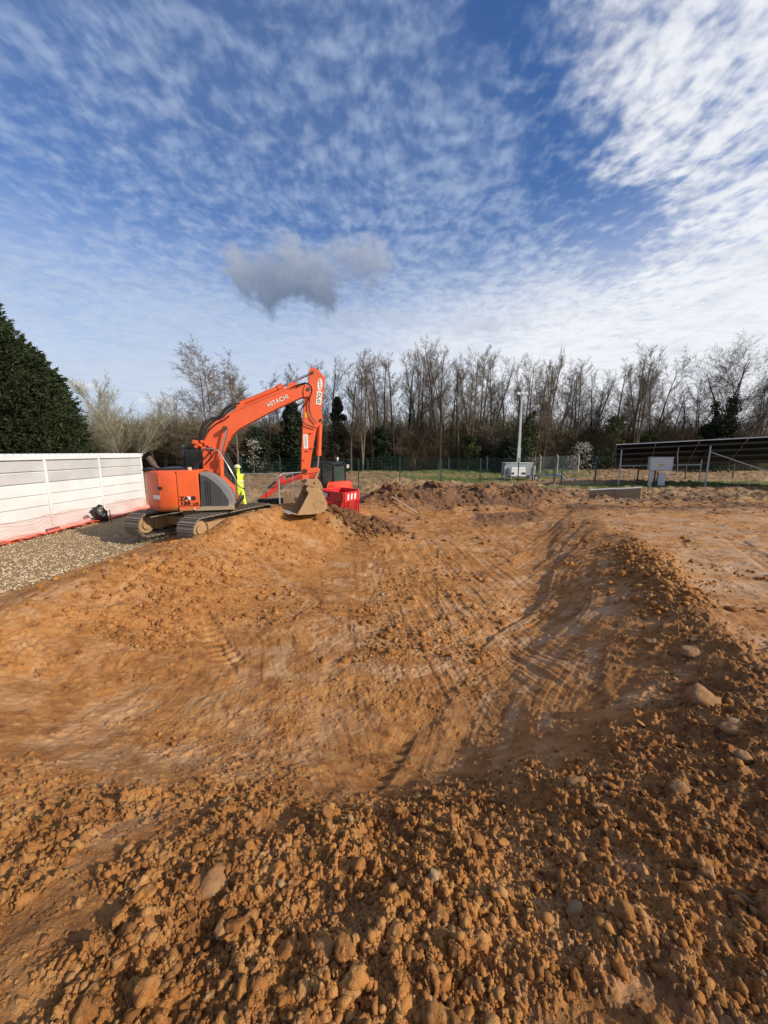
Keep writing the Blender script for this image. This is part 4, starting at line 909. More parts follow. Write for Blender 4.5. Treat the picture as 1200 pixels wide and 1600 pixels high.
for k in range(5):
    s_ = -HW+.07 + (2*HW-.14)*k/4; mb = MB(); a_ = BO+bf*(rb+.04)+bl*s_+UP*(zb+.01); mb.prism([a_+bl*-.04+UP*.03, a_+bl*.04+UP*.03, a_+bl*.04-UP*.025, a_+bl*-.04-UP*.025], [a_-bf*.16+bl*-.025+UP*.005, a_-bf*.16+bl*.025+UP*.005, a_-bf*.16+bl*.025-UP*.015, a_-bf*.16+bl*-.025-UP*.015]); mb.build('tooth', steel, bucket)
mb = MB(); rr_ = OB([(498, 788)], -HW)[0]
rg = [(rr_[0]+.17*math.cos(t*math.pi/9), rr_[1]+.10*math.sin(t*math.pi/9)) for t in range(18)]
mb.tube([BO+bf*r+bl*(-HW-.004)+UP*z for r, z in rg]+[BO+bf*rg[0][0]+bl*(-HW-.004)+UP*rg[0][1]], .012, 6)
ea = OB([(480, 770), (478, 763), (482, 759.5), (487, 762), (497, 762.5), (503, 766), (504, 770)], -.2)
for s_ in (-.24, .19): slabp(mb, ea, s_, s_+.05, BO, bf, bl)
mb.build('lifting_eye', mudsteel, bucket)
# hoses
def hose(name, pts, r, parent, s=-.2, mat=rubber):
    mb = MB(); q = []
    for p in pts: s_ = p[2] if len(p) > 2 else s; a = onp(p[0], p[1], s_); q.append(W3(a[0], s_, a[1]))
    mb.tube(spline(q, 7), r, 7); return mb.build(name, mat, parent, smooth=True)
hose('hydraulic_hose', [(313, 697), (314, 680), (320, 664), (332, 655), (345, 652), (352, 641), (366, 632), (375, 630)], .020, boom, -.10)
hose('hydraulic_hose', [(315, 699), (316, 684), (323, 668), (335, 657), (348, 653), (356, 643), (370, 634)], .020, boom, -.16)
hose('hydraulic_hose', [(317, 701), (319, 686), (327, 672), (340, 661), (350, 656), (358, 650)], .018, boom, -.21)
hose('hydraulic_hose', [(312, 699), (311, 682), (317, 663), (330, 653), (343, 651), (350, 640), (362, 631)], .018, boom, .02)
hose('hydraulic_hose', [(316, 738), (304, 733), (302, 722), (309, 714), (316, 711)], .022, exc, -.30)
hose('hydraulic_hose', [(318, 740), (307, 736), (305, 725), (311, 717), (318, 714)], .022, exc, -.36)
hose('hydraulic_hose', [(320, 741), (311, 739), (309, 728), (314, 720), (320, 716)], .022, exc, -.40)
hose('hydraulic_hose', [(318, 718), (324, 712), (330, 704), (325, 699), (316, 704)], .016, boom, -.24)
hose('hydraulic_hose', [(320, 726), (328, 718), (334, 708), (330, 702)], .016, boom, -.24)
hose('hydraulic_hose', [(455, 606), (466, 601), (478, 598.5), (486, 603), (487, 612), (481, 626), (474, 636)], .017, stick, -.21)
hose('hydraulic_hose', [(462, 606), (474, 600), (484, 600), (488, 610), (484, 622), (483, 638), (487, 651), (495, 661)], .017, stick, -.19)
hose('hydraulic_hose', [(474, 632), (470, 645), (472, 656), (480, 664), (494, 668.5)], .017, stick, -.19)
hose('hydraulic_hose', [(474, 628), (464, 636), (461, 648), (465, 658), (471, 664)], .017, stick, .10)
mb = MB()
for (x, y, d_) in ((305, 691, .11), (312, 695, .09), (318, 700, .08), (307, 698, .07), (316, 690, .07)): p_ = onp(x, y, -.26); mb.box(W3(p_[0], -.26, p_[1]), (d_*1.2, .14, d_), Matrix.Rotation(R(15), 3, 'Y'))
for (x, y) in ((322, 694), (328, 697), (333, 700)): p_ = onp(x, y, -.2); mb.cyl(W3(p_[0], -.24, p_[1]), W3(p_[0], -.16, p_[1]), .05)
mb.build('valve_block', orange_hi, boom, bevel=.012)
mb = MB()
q = [onp(*p_, -.75) for p_ in ((315, 704), (320, 700.5), (335, 701), (341, 704.5), (354, 724), (366, 745), (369, 751), (369, 770), (368, 797))]
mb.tube([W3(r, -.75, z) for r, z in q], .020, 8); mb.build('hand_rail', chrome, exc, smooth=True)
mb = MB(); q = [onp(*p_, -.75) for p_ in ((362, 772), (369, 772))]; mb.tube([W3(q[0][0], -.75, q[0][1]), W3(q[1][0], -.75, q[1][1])], .014, 6); q = [onp(*p_, -.75) for p_ in ((355, 759), (361, 759.5))]; mb.tube([W3(q[0][0], -.75, q[0][1]), W3(q[1][0], -.75, q[1][1])], .016, 6); mb.build('step_bar', steel, exc)

# ================================================================ CONTAINER AND NET, LEFT
XF = -11.2
ctn = empty('storage_container', (XF-1.2, 12.3, -.1), 'long white panelled container standing behind the orange net at the left', 'container')
Z0, Z1 = -.08, 2.49; Yj = [5.1, 7.5, 9.9, 12.3, 14.65, 17.2]
mb = MB(); mb.box((XF-1.27, 11.15, (Z0+Z1)/2), (2.40, 12.05, Z1-Z0-.06)); mb.build('shell', white, ctn)
rowz = [Z0+.10, .47, .84, 1.21, 1.58, 1.95, 2.32]
for k in range(5):
    y0, y1 = Yj[k]+.045, Yj[k+1]-.045
    for j in range(6):
        mb = MB(); mb.box((XF-.045, (y0+y1)/2, (rowz[j]+rowz[j+1])/2), (.05, y1-y0, rowz[j+1]-rowz[j]-(.05 if j >= 4 else .014)))
        mb.build('panel', lgrey if j >= 4 else white, ctn, bevel=.004)
for y in Yj: mb = MB(); mb.box((XF-.03, y, (Z0+2.4)/2), (.10, .085, 2.4-Z0)); mb.build('post', white, ctn, bevel=.008)
mb = MB(); mb.box((XF-.04, 11.15, 2.41), (.13, 12.15, .16)); mb.build('top_rail', white, ctn, bevel=.01)
mb = MB(); mb.box((XF-.04, 11.15, .0), (.14, 12.15, .16)); br = mb.build('bottom_rail', white, ctn, bevel=.01)
mb = MB()
for k in range(50): mb.box((XF-1.2, 5.15+.243*k, 2.5), (2.36, .13, .035))
mb.build('roof_ribs', white, ctn, bevel=.01)
for y in (5.1, 17.2):
    mb = MB(); mb.box((XF-.03, y, 2.44), (.17, .17, .13)); cc_ = mb.build('corner_casting', white, ctn, bevel=.012)
    mb = MB(); mb.cyl((XF+.056, y, 2.44), (XF+.060, y, 2.44), .028, n=12); mb.build('casting_hole', ink, cc_)
def facepx(px, py, X): d = ray(px, py); t = X/d.x; return d.y*t, CAMZ+d.z*t
# orange plastic net: sags from the container foot onto a low beam
net = empty('barrier_net', (XF+.4, 12, 0), 'orange plastic barrier net sagging along the foot of the white container', 'barrier net')
def ny(k): return 6.0+k*.085
NY = 137
def nprof(t, y):
    sag = .05*math.sin(y*2.1)+.03*math.sin(y*5.3+1)
    x = XF+.02+.62*t**1.7+.03*math.sin(y*3.3+t*4); z = .50+sag-.42*t - .10*math.sin(math.pi*t)+.02*math.sin(y*9+t*3); return (x, y+.20*t*math.sin(y*1.3)+.12*t, max(z, gz(x, y)+.02))
mb = MB()
for k in range(NY): mb.tube([nprof(t/7, ny(k)) for t in range(8)], .003, 3, False)
for t in range(8): mb.tube([nprof(t/7, ny(k)) for k in range(0, NY, 2)], .0035, 3, False)
mb.build('net_mesh', netm, net)
mb = MB(); mb.tube([nprof(1.0, ny(k)) for k in range(0, NY, 3)], .018, 5); mb.tube([(XF+.55+.05*math.sin(k*.7), 6+k*.4, gz(XF+.6, 6+k*.4)+.05+.02*math.sin(k)) for k in range(29)], .030, 5); mb.build('net_hem', netm, net)
mb = MB(); P0 = []
for k in range(120):
    y = 6+.096*k; P0.append([(XF+.48+.30*u/3+.03*math.sin(y*7+u), y, gz(XF+.5, y)+.03+.035*abs(math.sin(y*4.7+u*1.3))+.02*u) for u in range(4)])
mb.add([p for r_ in P0 for p in r_], [(a*4+b_, a*4+b_+1, (a+1)*4+b_+1, (a+1)*4+b_) for a in range(119) for b_ in range(3) if (a*7+b_*3) % 4])
mb.build('fallen_fold', netm, net)
mb = MB(); mb.box((XF+.30, 11.6, .10), (.09, 11.2, .12)); bm_ = mb.build('ground_beam', paint('pinkish_beam', (.62, .50, .47), .7, dirt=.3), None, bevel=.01); tag(bm_, 'pale low rail lying along the ground in front of the container', 'beam')
y_, z_ = facepx(83, 827, XF+.36); mb = MB(); mb.box((XF+.353, y_, z_), (.012, .52, .10)); lab = mb.build('rail_plate', paint('dark_red_plate', (.13, .02, .03), .5), bm_)
for k in range(5): mb = MB(); mb.box((XF+.361, y_-.18+.09*k, z_), (.004, .055, .05)); mb.build('plate_mark', paint('plate_mark_%d' % k if 0 else 'plate_mark', (.45, .22, .22), .5) if k == 0 else MATS['plate_mark'], lab)
# stake with black polythene
sx_, sy_ = gx(160, 13.6), 13.6
stk = empty('net_stake', (sx_, sy_, 0), 'short stake holding up the net beside the black sheet', 'stake')
mb = MB(); mb.cyl((sx_+.1, sy_, -.2), (sx_+.1, sy_, .45), .016, n=8); mb.build('stake_pole', rust, stk)
Vv = rock_shape(3, 77, 9, .38, 1.0); me = np_mesh('plastic_sheet', Vv*np.array([.27, .16, .42]), ICO[3][1], smooth=False)
me2 = me; bag = bpy.data.objects.new('plastic_sheet', me2); col.objects.link(bag); me2.materials.append(bagm); bag.location = (gx(155, 13.5, 803), 13.5, at(155, 803, 13.5).z); bag.rotation_euler = (.1, R(-38), .3)
tag(bag, 'crumpled black plastic sheet hung in front of the white container', 'plastic sheet')

# ================================================================ WORKER
def skin_body(name, verts, edges, rad, mat, parent, sub=2):
    me = bpy.data.meshes.new(name); me.from_pydata(verts, edges, []); o = bpy.data.objects.new(name, me); col.objects.link(o)
    sk = o.modifiers.new('skin', 'SKIN'); 
    for v, r_ in zip(me.skin_vertices[0].data, rad): v.radius = (r_, r_) if isinstance(r_, float) else r_
    me.skin_vertices[0].data[0].use_root = True
    s = o.modifiers.new('sub', 'SUBSURF'); s.levels = sub; s.render_levels = sub
    dg = bpy.context.evaluated_depsgraph_get(); m_ = bpy.data.meshes.new_from_object(o.evaluated_get(dg)); bpy.data.objects.remove(o)
    ob_ = bpy.data.objects.new(name, m_); col.objects.link(ob_); m_.materials.clear(); m_.materials.append(mat)
    for p in m_.polygons: p.use_smooth = True
    if parent is not None: ob_.parent = parent
    return ob_
wy_ = 14.3; wp = at(376, 800, wy_); wz = gz(wp.x, wy_)
per_ = empty('person', (wp.x, wy_, wz), 'person in yellow hi-vis coveralls and pale helmet standing beyond the excavator', 'person', rz=R(-20)); LOCAL.add(per_.name)
# facing left of picture (-x): profile with arm bent forward
vv = [(0, 0, .92), (0, 0, 1.12), (.01, 0, 1.34), (0, 0, 1.47), (-.01, 0, 1.55), (-.02, 0, 1.66), (-.02, 0, 1.76),
      (0, -.10, .88), (-.04, -.13, .50), (.02, -.14, .10), (-.10, -.15, .04),
      (.02, .10, .88), (.06, .13, .50), (.16, .14, .12), (.05, .15, .04),
      (.01, -.19, 1.40), (.14, -.27, 1.18), (.30, -.24, 1.02), (.36, -.20, .97),
      (.01, .19, 1.40), (-.05, .26, 1.14), (-.20, .20, 1.06), (-.27, .17, 1.08)]
ee = [(0, 1), (1, 2), (2, 3), (3, 4), (4, 5), (5, 6), (0, 7), (7, 8), (8, 9), (9, 10), (0, 11), (11, 12), (12, 13), (13, 14), (2, 15), (15, 16), (16, 17), (17, 18), (2, 19), (19, 20), (20, 21), (21, 22)]
rd = [(.16, .17), (.145, .165), (.15, .19), .075, .06, .085, .08, .115, .085, .07, .05, .115, .085, .07, .05, .085, .068, .055, .035, .085, .068, .055, .035]
body = skin_body('coverall_figure', vv, ee, rd, hivis, per_)
body.name = 'body'
# face, helmet and hood
hd = skin_body('face', [(-.045, 0, 1.60), (-.05, 0, 1.67), (-.045, 0, 1.73)], [(0, 1), (1, 2)], [.062, .078, .07], skin, per_)
mb = MB(); mb.box((-.135, 0, 1.655), (.03, .022, .035)); mb.box((-.125, 0, 1.615), (.015, .05, .010)); mb.build('nose', skin, hd, bevel=.006)
for s in (-1, 1): mb = MB(); mb.box((-.125, s*.03, 1.68), (.012, .020, .010)); mb.build('eye', ink, hd)
mb = MB(); n_ = 20; rings = []
for k in range(7):
    t = k/6*math.pi/2; rings.append([(-.03+.145*math.cos(t)*math.cos(2*math.pi*j/n_), .115*math.cos(t)*math.sin(2*math.pi*j/n_), 1.72+.125*math.sin(t)) for j in range(n_)])
mb.add([p for r_ in rings for p in r_], [(a*n_+b_, a*n_+(b_+1) % n_, (a+1)*n_+(b_+1) % n_, (a+1)*n_+b_) for a in range(6) for b_ in range(n_)]); mb.box((-.175, 0, 1.722), (.08, .17, .012)); mb.build('helmet', helmet, per_, smooth=True)
for z, rx, ry in ((1.02, .172, .188), (1.20, .160, .190)):
    mb = MB(); n_ = 28; ov_ = [(rx*math.cos(2*math.pi*k/n_), ry*math.sin(2*math.pi*k/n_)) for k in range(n_)]
    mb.add([(x, y, z+dz) for dz in (-.025, .025) for x, y in ov_], [(k, (k+1) % n_, n_+(k+1) % n_, n_+k) for k in range(n_)]); mb.build('reflective_band', reflect, per_)
for (p0, dr) in (((.36, -.20, .97), (.75, .1, -.6)), ((-.27, .17, 1.08), (-.9, -.1, .25))):
    p0 = Vector(p0); d = Vector(dr).normalized(); sd_ = d.cross(Vector((0, 0, 1))).normalized(); dn = sd_.cross(d)
    hv = [p0, p0+d*.07]; he = [(0, 1)]; hr = [.030, .032]
    for k in range(4):
        b0 = len(hv); off = sd_*(-.027+.018*k); L_ = (.062, .072, .068, .052)[k]
        hv += [p0+d*.075+off, p0+d*(.075+L_*.55)+off-dn*.012, p0+d*(.075+L_*.85)+off-dn*.035]; he += [(1, b0), (b0, b0+1), (b0+1, b0+2)]; hr += [.0095, .009, .008]
    b0 = len(hv); hv += [p0+d*.03+sd_*.04, p0+d*.06+sd_*.058-dn*.015]; he += [(0, b0), (b0, b0+1)]; hr += [.012, .009]
    skin_body('hand', hv, he, hr, black, per_, 1)
for (x, y) in ((.02, -.14), (.16, .14)): mb = MB(); mb.box((x-.06, y, .05), (.28, .11, .11)); mb.box((x, y, .15), (.13, .12, .16)); mb.build('boot', black, per_, bevel=.03)
# orange tub
tp_ = at(374.5, 798, 13.0); tz = tp_.z
con = empty('bucket_tub', (tp_.x, 13.0, tz), 'small orange plastic tub on the soil in front of the worker', 'tub')
mb = MB(); n_ = 20; prof = [(.13, -.14), (.16, .02), (.19, .12), (.205, .20), (.19, .21), (.17, .12)]
mb.add([(tp_.x+r_*math.cos(2*math.pi*k/n_), 13.0+r_*math.sin(2*math.pi*k/n_), tz+z) for r_, z in prof for k in range(n_)], [(a*n_+k, a*n_+(k+1) % n_, (a+1)*n_+(k+1) % n_, (a+1)*n_+k) for a in range(len(prof)-1) for k in range(n_)]+[tuple(range(n_))]); mb.build('tub', cone_o, con, smooth=True)
mb = MB(); mb.tube([(tp_.x+.2*math.cos(t), 13.0-.08, tz+.18+.10*math.sin(t)) for t in [math.pi*k/10 for k in range(11)]], .008, 5); mb.build('handle', ink, con)

# ================================================================ TEMPORARY FENCE PANELS
def heras(label, a, b_, zt, rz=None):
    a, b_ = Vector(a), Vector(b_); d = (b_-a).normalized(); L_ = (b_-a).length
    f = empty('fence_panel', (a.x, a.y, gz(a.x, a.y)), label, 'fence panel', 'wire fence panels behind the worker'); zb = zt-1.95
    def P_(u, z): q = a+d*u; return (q.x, q.y, z)
    mb = MB(); mb.tube([P_(.0, zb), P_(0, zt-.22), P_(.03, zt-.10), P_(.12, zt-.02), P_(.25, zt), P_(L_-.25, zt), P_(L_-.12, zt-.02), P_(L_-.03, zt-.10), P_(L_, zt-.22), P_(L_, zb)], .021, 8); mb.tube([P_(0, zb+.25), P_(L_, zb+.25)], .014, 6); mb.build('frame', steel, f, smooth=True)
    for u in (L_*.30, L_*.66): mb = MB(); mb.tube([P_(u, zb), P_(u, zt)], .014, 6); mb.build('upright', steel, f)
    mb = MB()
    for k in range(1, int(L_/.09)): mb.tube([P_(k*.09, zb+.25), P_(k*.09, zt)], .0028, 3, False)
    for k in range(1, 7): z = zb+.25+k*.25; mb.tube([P_(0, z), P_(L_, z)], .003, 3, False)
    mb.build('wire_mesh', steel, f)
    for u in (0, L_): q = a+d*u; mb = MB(); mb.box((q.x, q.y, gz(q.x, q.y)+.06), (.26, .62, .14)); mb.build('foot_block', conc, f, bevel=.03)
heras('wire fence panel directly behind the worker in yellow', (gx(300, 14.9), 14.9, 0), (gx(434.5, 14.6), 14.6, 0), at(400, 740.5, 14.7).z)
heras('wire fence panel running from the worker\'s panel to behind the bucket', (gx(435.5, 14.7), 14.7, 0), (gx(500, 17.0), 17.0, 0), at(435, 740.5, 14.7).z)

# ================================================================ MINI EXCAVATOR
MY = 17.0; mO = at(520, 770, MY); mz = gz(mO.x, MY)+.0
mini = empty('mini_excavator', (mO.x, MY, mz), 'small red digger with black cab behind the red barriers', 'mini excavator')
MA = R(-62); mf = Vector((math.sin(MA), math.cos(MA), 0)); ml = Vector((-math.cos(MA), math.sin(MA), 0))   # faces left and away
def MP(r, s, z): return Vector((mO.x, MY, 0)) + mf*r + ml*s + UP*z
zt_c = at(520, 722, MY).z; zcb = zt_c-1.62; zd = zcb-.02
# near side of this machine is s>0? work it out so that s=+ is toward the camera
sg = 1 if ml.y < 0 else -1
def MB_slab(mb, rz, s0, s1): mb.prism([MP(r, s0*sg, z) for r, z in rz], [MP(r, s1*sg, z) for r, z in rz])
mb = MB(); ring = []
for z, ins in ((zd+.0, .10), (zd+.14, 0), (zd+.66, .03), (zd+.80, .16)):
    ring.append([MP(-(1.05-ins)*math.cos(t)+.1, (.95-ins)*math.sin(t), z) for t in [1.12*(-1+k/9) for k in range(19)]] + [MP(-.36, .93-ins, z), MP(-.36, -(.93-ins), z)])
n_ = len(ring[0]); vs = [v for q in ring for v in q]; mb.add(vs, [(a*n_+k, a*n_+(k+1) % n_, (a+1)*n_+(k+1) % n_, (a+1)*n_+k) for a in range(3) for k in range(n_)]+[tuple(range(n_)), tuple(range(3*n_, 4*n_))]); mb.build('counterweight', redo, mini, smooth=True)
mb = MB(); MB_slab(mb, [(-.2, zd), (.85, zd), (.85, zd+.32), (-.2, zd+.32)], -.9, .9); mb.build('deck', redp, mini, bevel=.03)
cp = [(-.42, zd+.30), (-.44, zt_c-.12), (-.30, zt_c), (.72, zt_c-.02), (.86, zt_c-.35), (.95, zd+.75), (.86, zd+.3)]
mb = MB()
for s_ in (-.40, .52):
    for k in range(len(cp)): mb.bar(MP(cp[k][0], s_*sg, cp[k][1]), MP(cp[(k+1) % len(cp)][0], s_*sg, cp[(k+1) % len(cp)][1]), .07)
for r, z in cp: mb.bar(MP(r, -.40*sg, z), MP(r, .52*sg, z), .07)
MB_slab(mb, [(-.38, zt_c-.07), (.72, zt_c-.07), (.68, zt_c+.03), (-.3, zt_c+.03)], -.42, .55); mb.bar(MP(.22, .53*sg, zd+.3), MP(.22, .53*sg, zt_c), .06); MB_slab(mb, [(-.42, zd+.28), (.9, zd+.28), (.93, zd+.62), (-.42, zd+.62)], -.40, .52)
mcab = mb.build('cab', blackp, mini, bevel=.01)
for nm, rz_, s0, s1 in (('side_window', [(-.38, zd+.62), (.18, zd+.62), (.18, zt_c-.08), (-.38, zt_c-.1)], .515, .525), ('side_window', [(.26, zd+.62), (.92, zd+.66), (.84, zt_c-.36), (.70, zt_c-.08), (.26, zt_c-.08)], .515, .525), ('rear_window', [(-.425, zd+.62), (-.405, zd+.62), (-.405, zt_c-.14), (-.425, zt_c-.14)], -.36, .48), ('windscreen', [(.90, zd+.7), (.92, zd+.7), (.85, zt_c-.36), (.83, zt_c-.36)], -.36, .48)):
    mb = MB(); MB_slab(mb, rz_, s0, s1); mb.build(nm, glass, mcab)
mb = MB(); MB_slab(mb, [(-.3, zd+.62), (-.16, zd+.62), (-.2, zd+1.2), (-.3, zd+1.2)], -.2, .3); mb.build('operator_seat', black, mcab, bevel=.03)
q = MP(-.30, .0, zt_c); mb = MB(); mb.cyl(q, q+UP*.12, .02); mb.cyl(q+UP*.12, q+UP*.22, .055, .04); mb.build('beacon', wht, mcab)
q = MP(-.52, -.50*sg, zt_c-.2); mb = MB(); mb.tube([MP(-.4, -.4*sg, zt_c-.3), q], .015, 6); mb.box(q, (.10, .10, .16)); mb.build('mirror', wht, mcab, bevel=.02)
for s_ in (-.72, .72):
    mb = MB(); o_ = []
    zb_ = mz-.05; zt2 = zd-.12; rr_ = (zt2-zb_)/2; 
    for k in range(12): t = math.pi*k/11; o_.append((1.0+rr_*math.sin(t), zb_+rr_+rr_*math.cos(t)))
    for k in range(12): t = math.pi*k/11; o_.append((-1.0-rr_*math.sin(t), zb_+rr_-rr_*math.cos(t)))
    MB_slab(mb, o_, s_-.18, s_+.18); mb.build('track', black, mini, bevel=.01)
mb = MB(); mb.cyl(MP(0, 0, mz+.2), MP(0, 0, zd), .4); mb.build('undercarriage_frame', black, mini)
# boom and arm reach left along the picture; worked in their own upright plane
q0, q1 = at(500, 745, 16.8), at(411, 778, 16.0)
jf = Vector((q1.x-q0.x, q1.y-q0.y, 0)).normalized(); jl = Vector((-jf.y, jf.x, 0)); jo = Vector((q0.x, q0.y, 0))
if jl.y < 0: jl = -jl
def JL(pts, s=0): return [onp(x, y, s, jo, jf, jl) for x, y in pts]
mb = MB(); slabp(mb, JL([(506, 745), (500, 739), (492, 738.5), (470, 740), (458, 744), (446, 750), (438, 752), (440, 757), (449, 756), (462, 751), (474, 748), (492, 747), (500, 756), (507, 756)]), -.09, .09, jo, jf, jl); mb.build('boom', redp, mini, bevel=.012)
mb = MB(); slabp(mb, JL([(444, 743.5), (440, 744), (433, 751), (430, 757), (420, 767), (409, 774), (407, 777), (412, 779.5), (424, 773), (433, 765), (440, 757), (444, 752)]), -.075, .075, jo, jf, jl); mb.build('arm', redp, mini, bevel=.012)
def jcyl(name, a, b_, r_, s_, mat, par, n=10): mb = MB(); (ra, za), (rb, zb) = JL([a, b_]); mb.cyl(jo+jf*ra+jl*s_+UP*za, jo+jf*rb+jl*s_+UP*zb, r_, n=n); return mb.build(name, mat, par, smooth=True)
jcyl('arm_cylinder', (470, 738), (447, 745.5), .055, 0, black, mini); jcyl('arm_rod', (447, 745.5), (441, 746), .025, 0, chrome, mini)
jcyl('bucket_cylinder', (430.5, 752.5), (419, 763), .05, 0, black, mini); jcyl('bucket_rod', (419, 763), (411, 771), .022, 0, chrome, mini)
# wide grading bucket, broadside
gb0, gb1 = at(403, 784, 16.0), at(442, 783, 16.3); ga_ = Vector((gb1.x-gb0.x, gb1.y-gb0.y, 0)); gn = Vector((ga_.y, -ga_.x, 0)).normalized(); zc0 = at(420, 780.2, 16.1).z; zc1 = at(420, 788.5, 16.1).z
mb = MB(); pr = [(0, zc0), (.10, zc0+.03), (.30, zc0-.04), (.38, zc0-.16), (.34, zc1+.02), (.10, zc1-.03), (-.08, zc1), (-.08, zc1+.02), (.10, zc1), (.30, zc1+.06), (.34, zc0-.15), (.27, zc0-.07), (.10, zc0)]
A_ = Vector((gb0.x, gb0.y, 0)); mb.prism([A_-gn*u+UP*z for u, z in pr], [A_+ga_-gn*u+UP*z for u, z in pr]); gbk = mb.build('grading_bucket', black, mini)
for t in (0, 1): mb = MB(); o_ = [(0, zc0), (.10, zc0+.03), (.30, zc0-.04), (.38, zc0-.16), (.34, zc1+.02), (.10, zc1-.03), (-.08, zc1)]; B_ = A_+ga_*t; e_ = ga_.normalized()*.02; mb.prism([B_-gn*u+UP*z-e_ for u, z in o_], [B_-gn*u+UP*z+e_ for u, z in o_]); mb.build('side_plate', black, gbk)
# spare bucket
p_ = at(449, 783, 15.9); sb_ = empty('spare_bucket', (p_.x, 15.9, gz(p_.x, 15.9)), 'narrow mud caked digging bucket standing right of the black grading bucket', 'digger bucket')
zz = at(449, 789, 15.9).z; hh = at(449, 770, 15.9).z-zz; so = [(-.16, zz+hh), (.04, zz+hh), (.12, zz+hh*.55), (.26, zz+.05), (.16, zz), (-.10, zz), (-.17, zz+hh*.4)]
mb = MB(); 
for s_ in (0, .36): mb.prism([Vector((p_.x+u, 15.9+s_, z)) for u, z in so], [Vector((p_.x+u, 15.9+s_+.03, z)) for u, z in so])
for k in (3, 4, 5, 6, 0):
    a, b_ = so[k], so[(k+1) % 7]; mb.bar((p_.x+(a[0]+b_[0])/2, 15.93, (a[1]+b_[1])/2), (p_.x+(a[0]+b_[0])/2, 16.26, (a[1]+b_[1])/2), .02, math.hypot(a[0]-b_[0], a[1]-b_[1]))
mb.build('shell', mudsteel, sb_)
mb = MB(); mb.box((p_.x-.05, 16.1, zz+hh+.02), (.07, .34, .12)); mb.build('hanger', mudsteel, sb_)

# ================================================================ RED BARRIERS
def make_barrier():
    b0 = empty('pedestrian_barrier', (0, 0, 0), 'red', 'barrier', 'red plastic barriers around the small digger'); LOCAL.add(b0.name)
    L_ = 1.5
    mb = MB(); mb.box((0, 0, .03), (L_, .05, .07)); mb.box((0, 0, .66), (L_, .05, .06)); mb.box((0, 0, .97), (L_, .06, .06)); mb.box((-L_/2+.025, 0, .5), (.05, .055, .98)); mb.box((L_/2-.025, 0, .5), (.05, .055, .98)); mb.build('frame', barrier, b0, bevel=.012)
    mb = MB(); mb.box((0, 0, .815), (L_-.11, .026, .26)); bd = mb.build('board', barrier, b0)
    for k in range(3): mb = MB(); x = -.42+k*.36; mb.prism([(x-.06, -.0165, .70), (x+.10, -.0165, .70), (x+.16, -.0165, .93), (x, -.0165, .93)], [(x-.06, .0165, .70), (x+.10, .0165, .70), (x+.16, .0165, .93), (x, .0165, .93)]); mb.build('reflective_stripe', barw, bd)
    for k in range(9): mb = MB(); mb.box((-.56+k*.14, 0, .345), (.055, .032, .57)); mb.build('slat', barrier, b0, bevel=.01)
    for x in (-.5, .5): mb = MB(); mb.box((x, 0, -.02), (.09, .46, .05)); mb.build('foot', barrier, b0, bevel=.01)
    return b0
bar0 = make_barrier()
def place_barrier(first, pA, YA, pB, YB, ztop_, label):
    a, b_ = at(pA, 760, YA), at(pB, 760, YB); o = bar0 if first else copy_tree(bar0)
    o.location = ((a.x+b_.x)/2, (YA+YB)/2, ztop_-1.0); o.rotation_euler = (0, 0, math.atan2(YB-YA, b_.x-a.x)); s = math.hypot(YB-YA, b_.x-a.x)/1.5; o.scale = (s, 1, 1); o['label'] = label
    if not first:
        for b_c in list(o.children):
            for q_ in list(b_c.children): bpy.data.objects.remove(q_)
    return o
zb1 = at(530, 763.5, 15.3).z
place_barrier(True, 537.5, 13.9, 560, 14.75, zb1-.02, 'red barrier with white stripes at the right front of the group')
place_barrier(False, 503, 15.0, 537, 13.9, zb1-.02, 'red slatted barrier with a white notice, between the dirty bucket and the striped one')
place_barrier(False, 503, 15.15, 533, 15.7, zb1+.02, 'red barrier at the back left, nearest the small digger\'s cab')
place_barrier(False, 533.5, 15.7, 560.5, 14.9, zb1+.02, 'red barrier at the back right under the small digger\'s tail')
n_ = at(510, 773, 14.72); d_ = (at(537, 760, 13.9)-at(503, 760, 15.0)); d_.z = 0; d_.normalize(); nn_ = Vector((d_.y, -d_.x, 0))
mb = MB(); c_ = Vector((n_.x, 14.72, n_.z))+nn_*.05; mb.prism([c_+d_*a*.14+UP*b_*.08 for a, b_ in ((-1, -1), (1, -1), (1, 1), (-1, 1))], [c_+nn_*.01+d_*a*.14+UP*b_*.08 for a, b_ in ((-1, -1), (1, -1), (1, 1), (-1, 1))]); ntc = mb.build('notice', barw, None); tag(ntc, 'small white notice fixed to the red slatted barrier', 'notice')

# timber batten on the heap
a, b_ = at(612, 776, 16.6), at(652, 798, 15.2); a.z = max(a.z, gz(a.x, a.y)+.06); mb = MB(); mb.bar(a, (b_.x, b_.y, gz(b_.x, b_.y)+.12), .05, .035); pk = mb.build('timber_batten', wood, None, bevel=.004); tag(pk, 'thin pale timber batten leaning on the dark soil heap', 'batten')

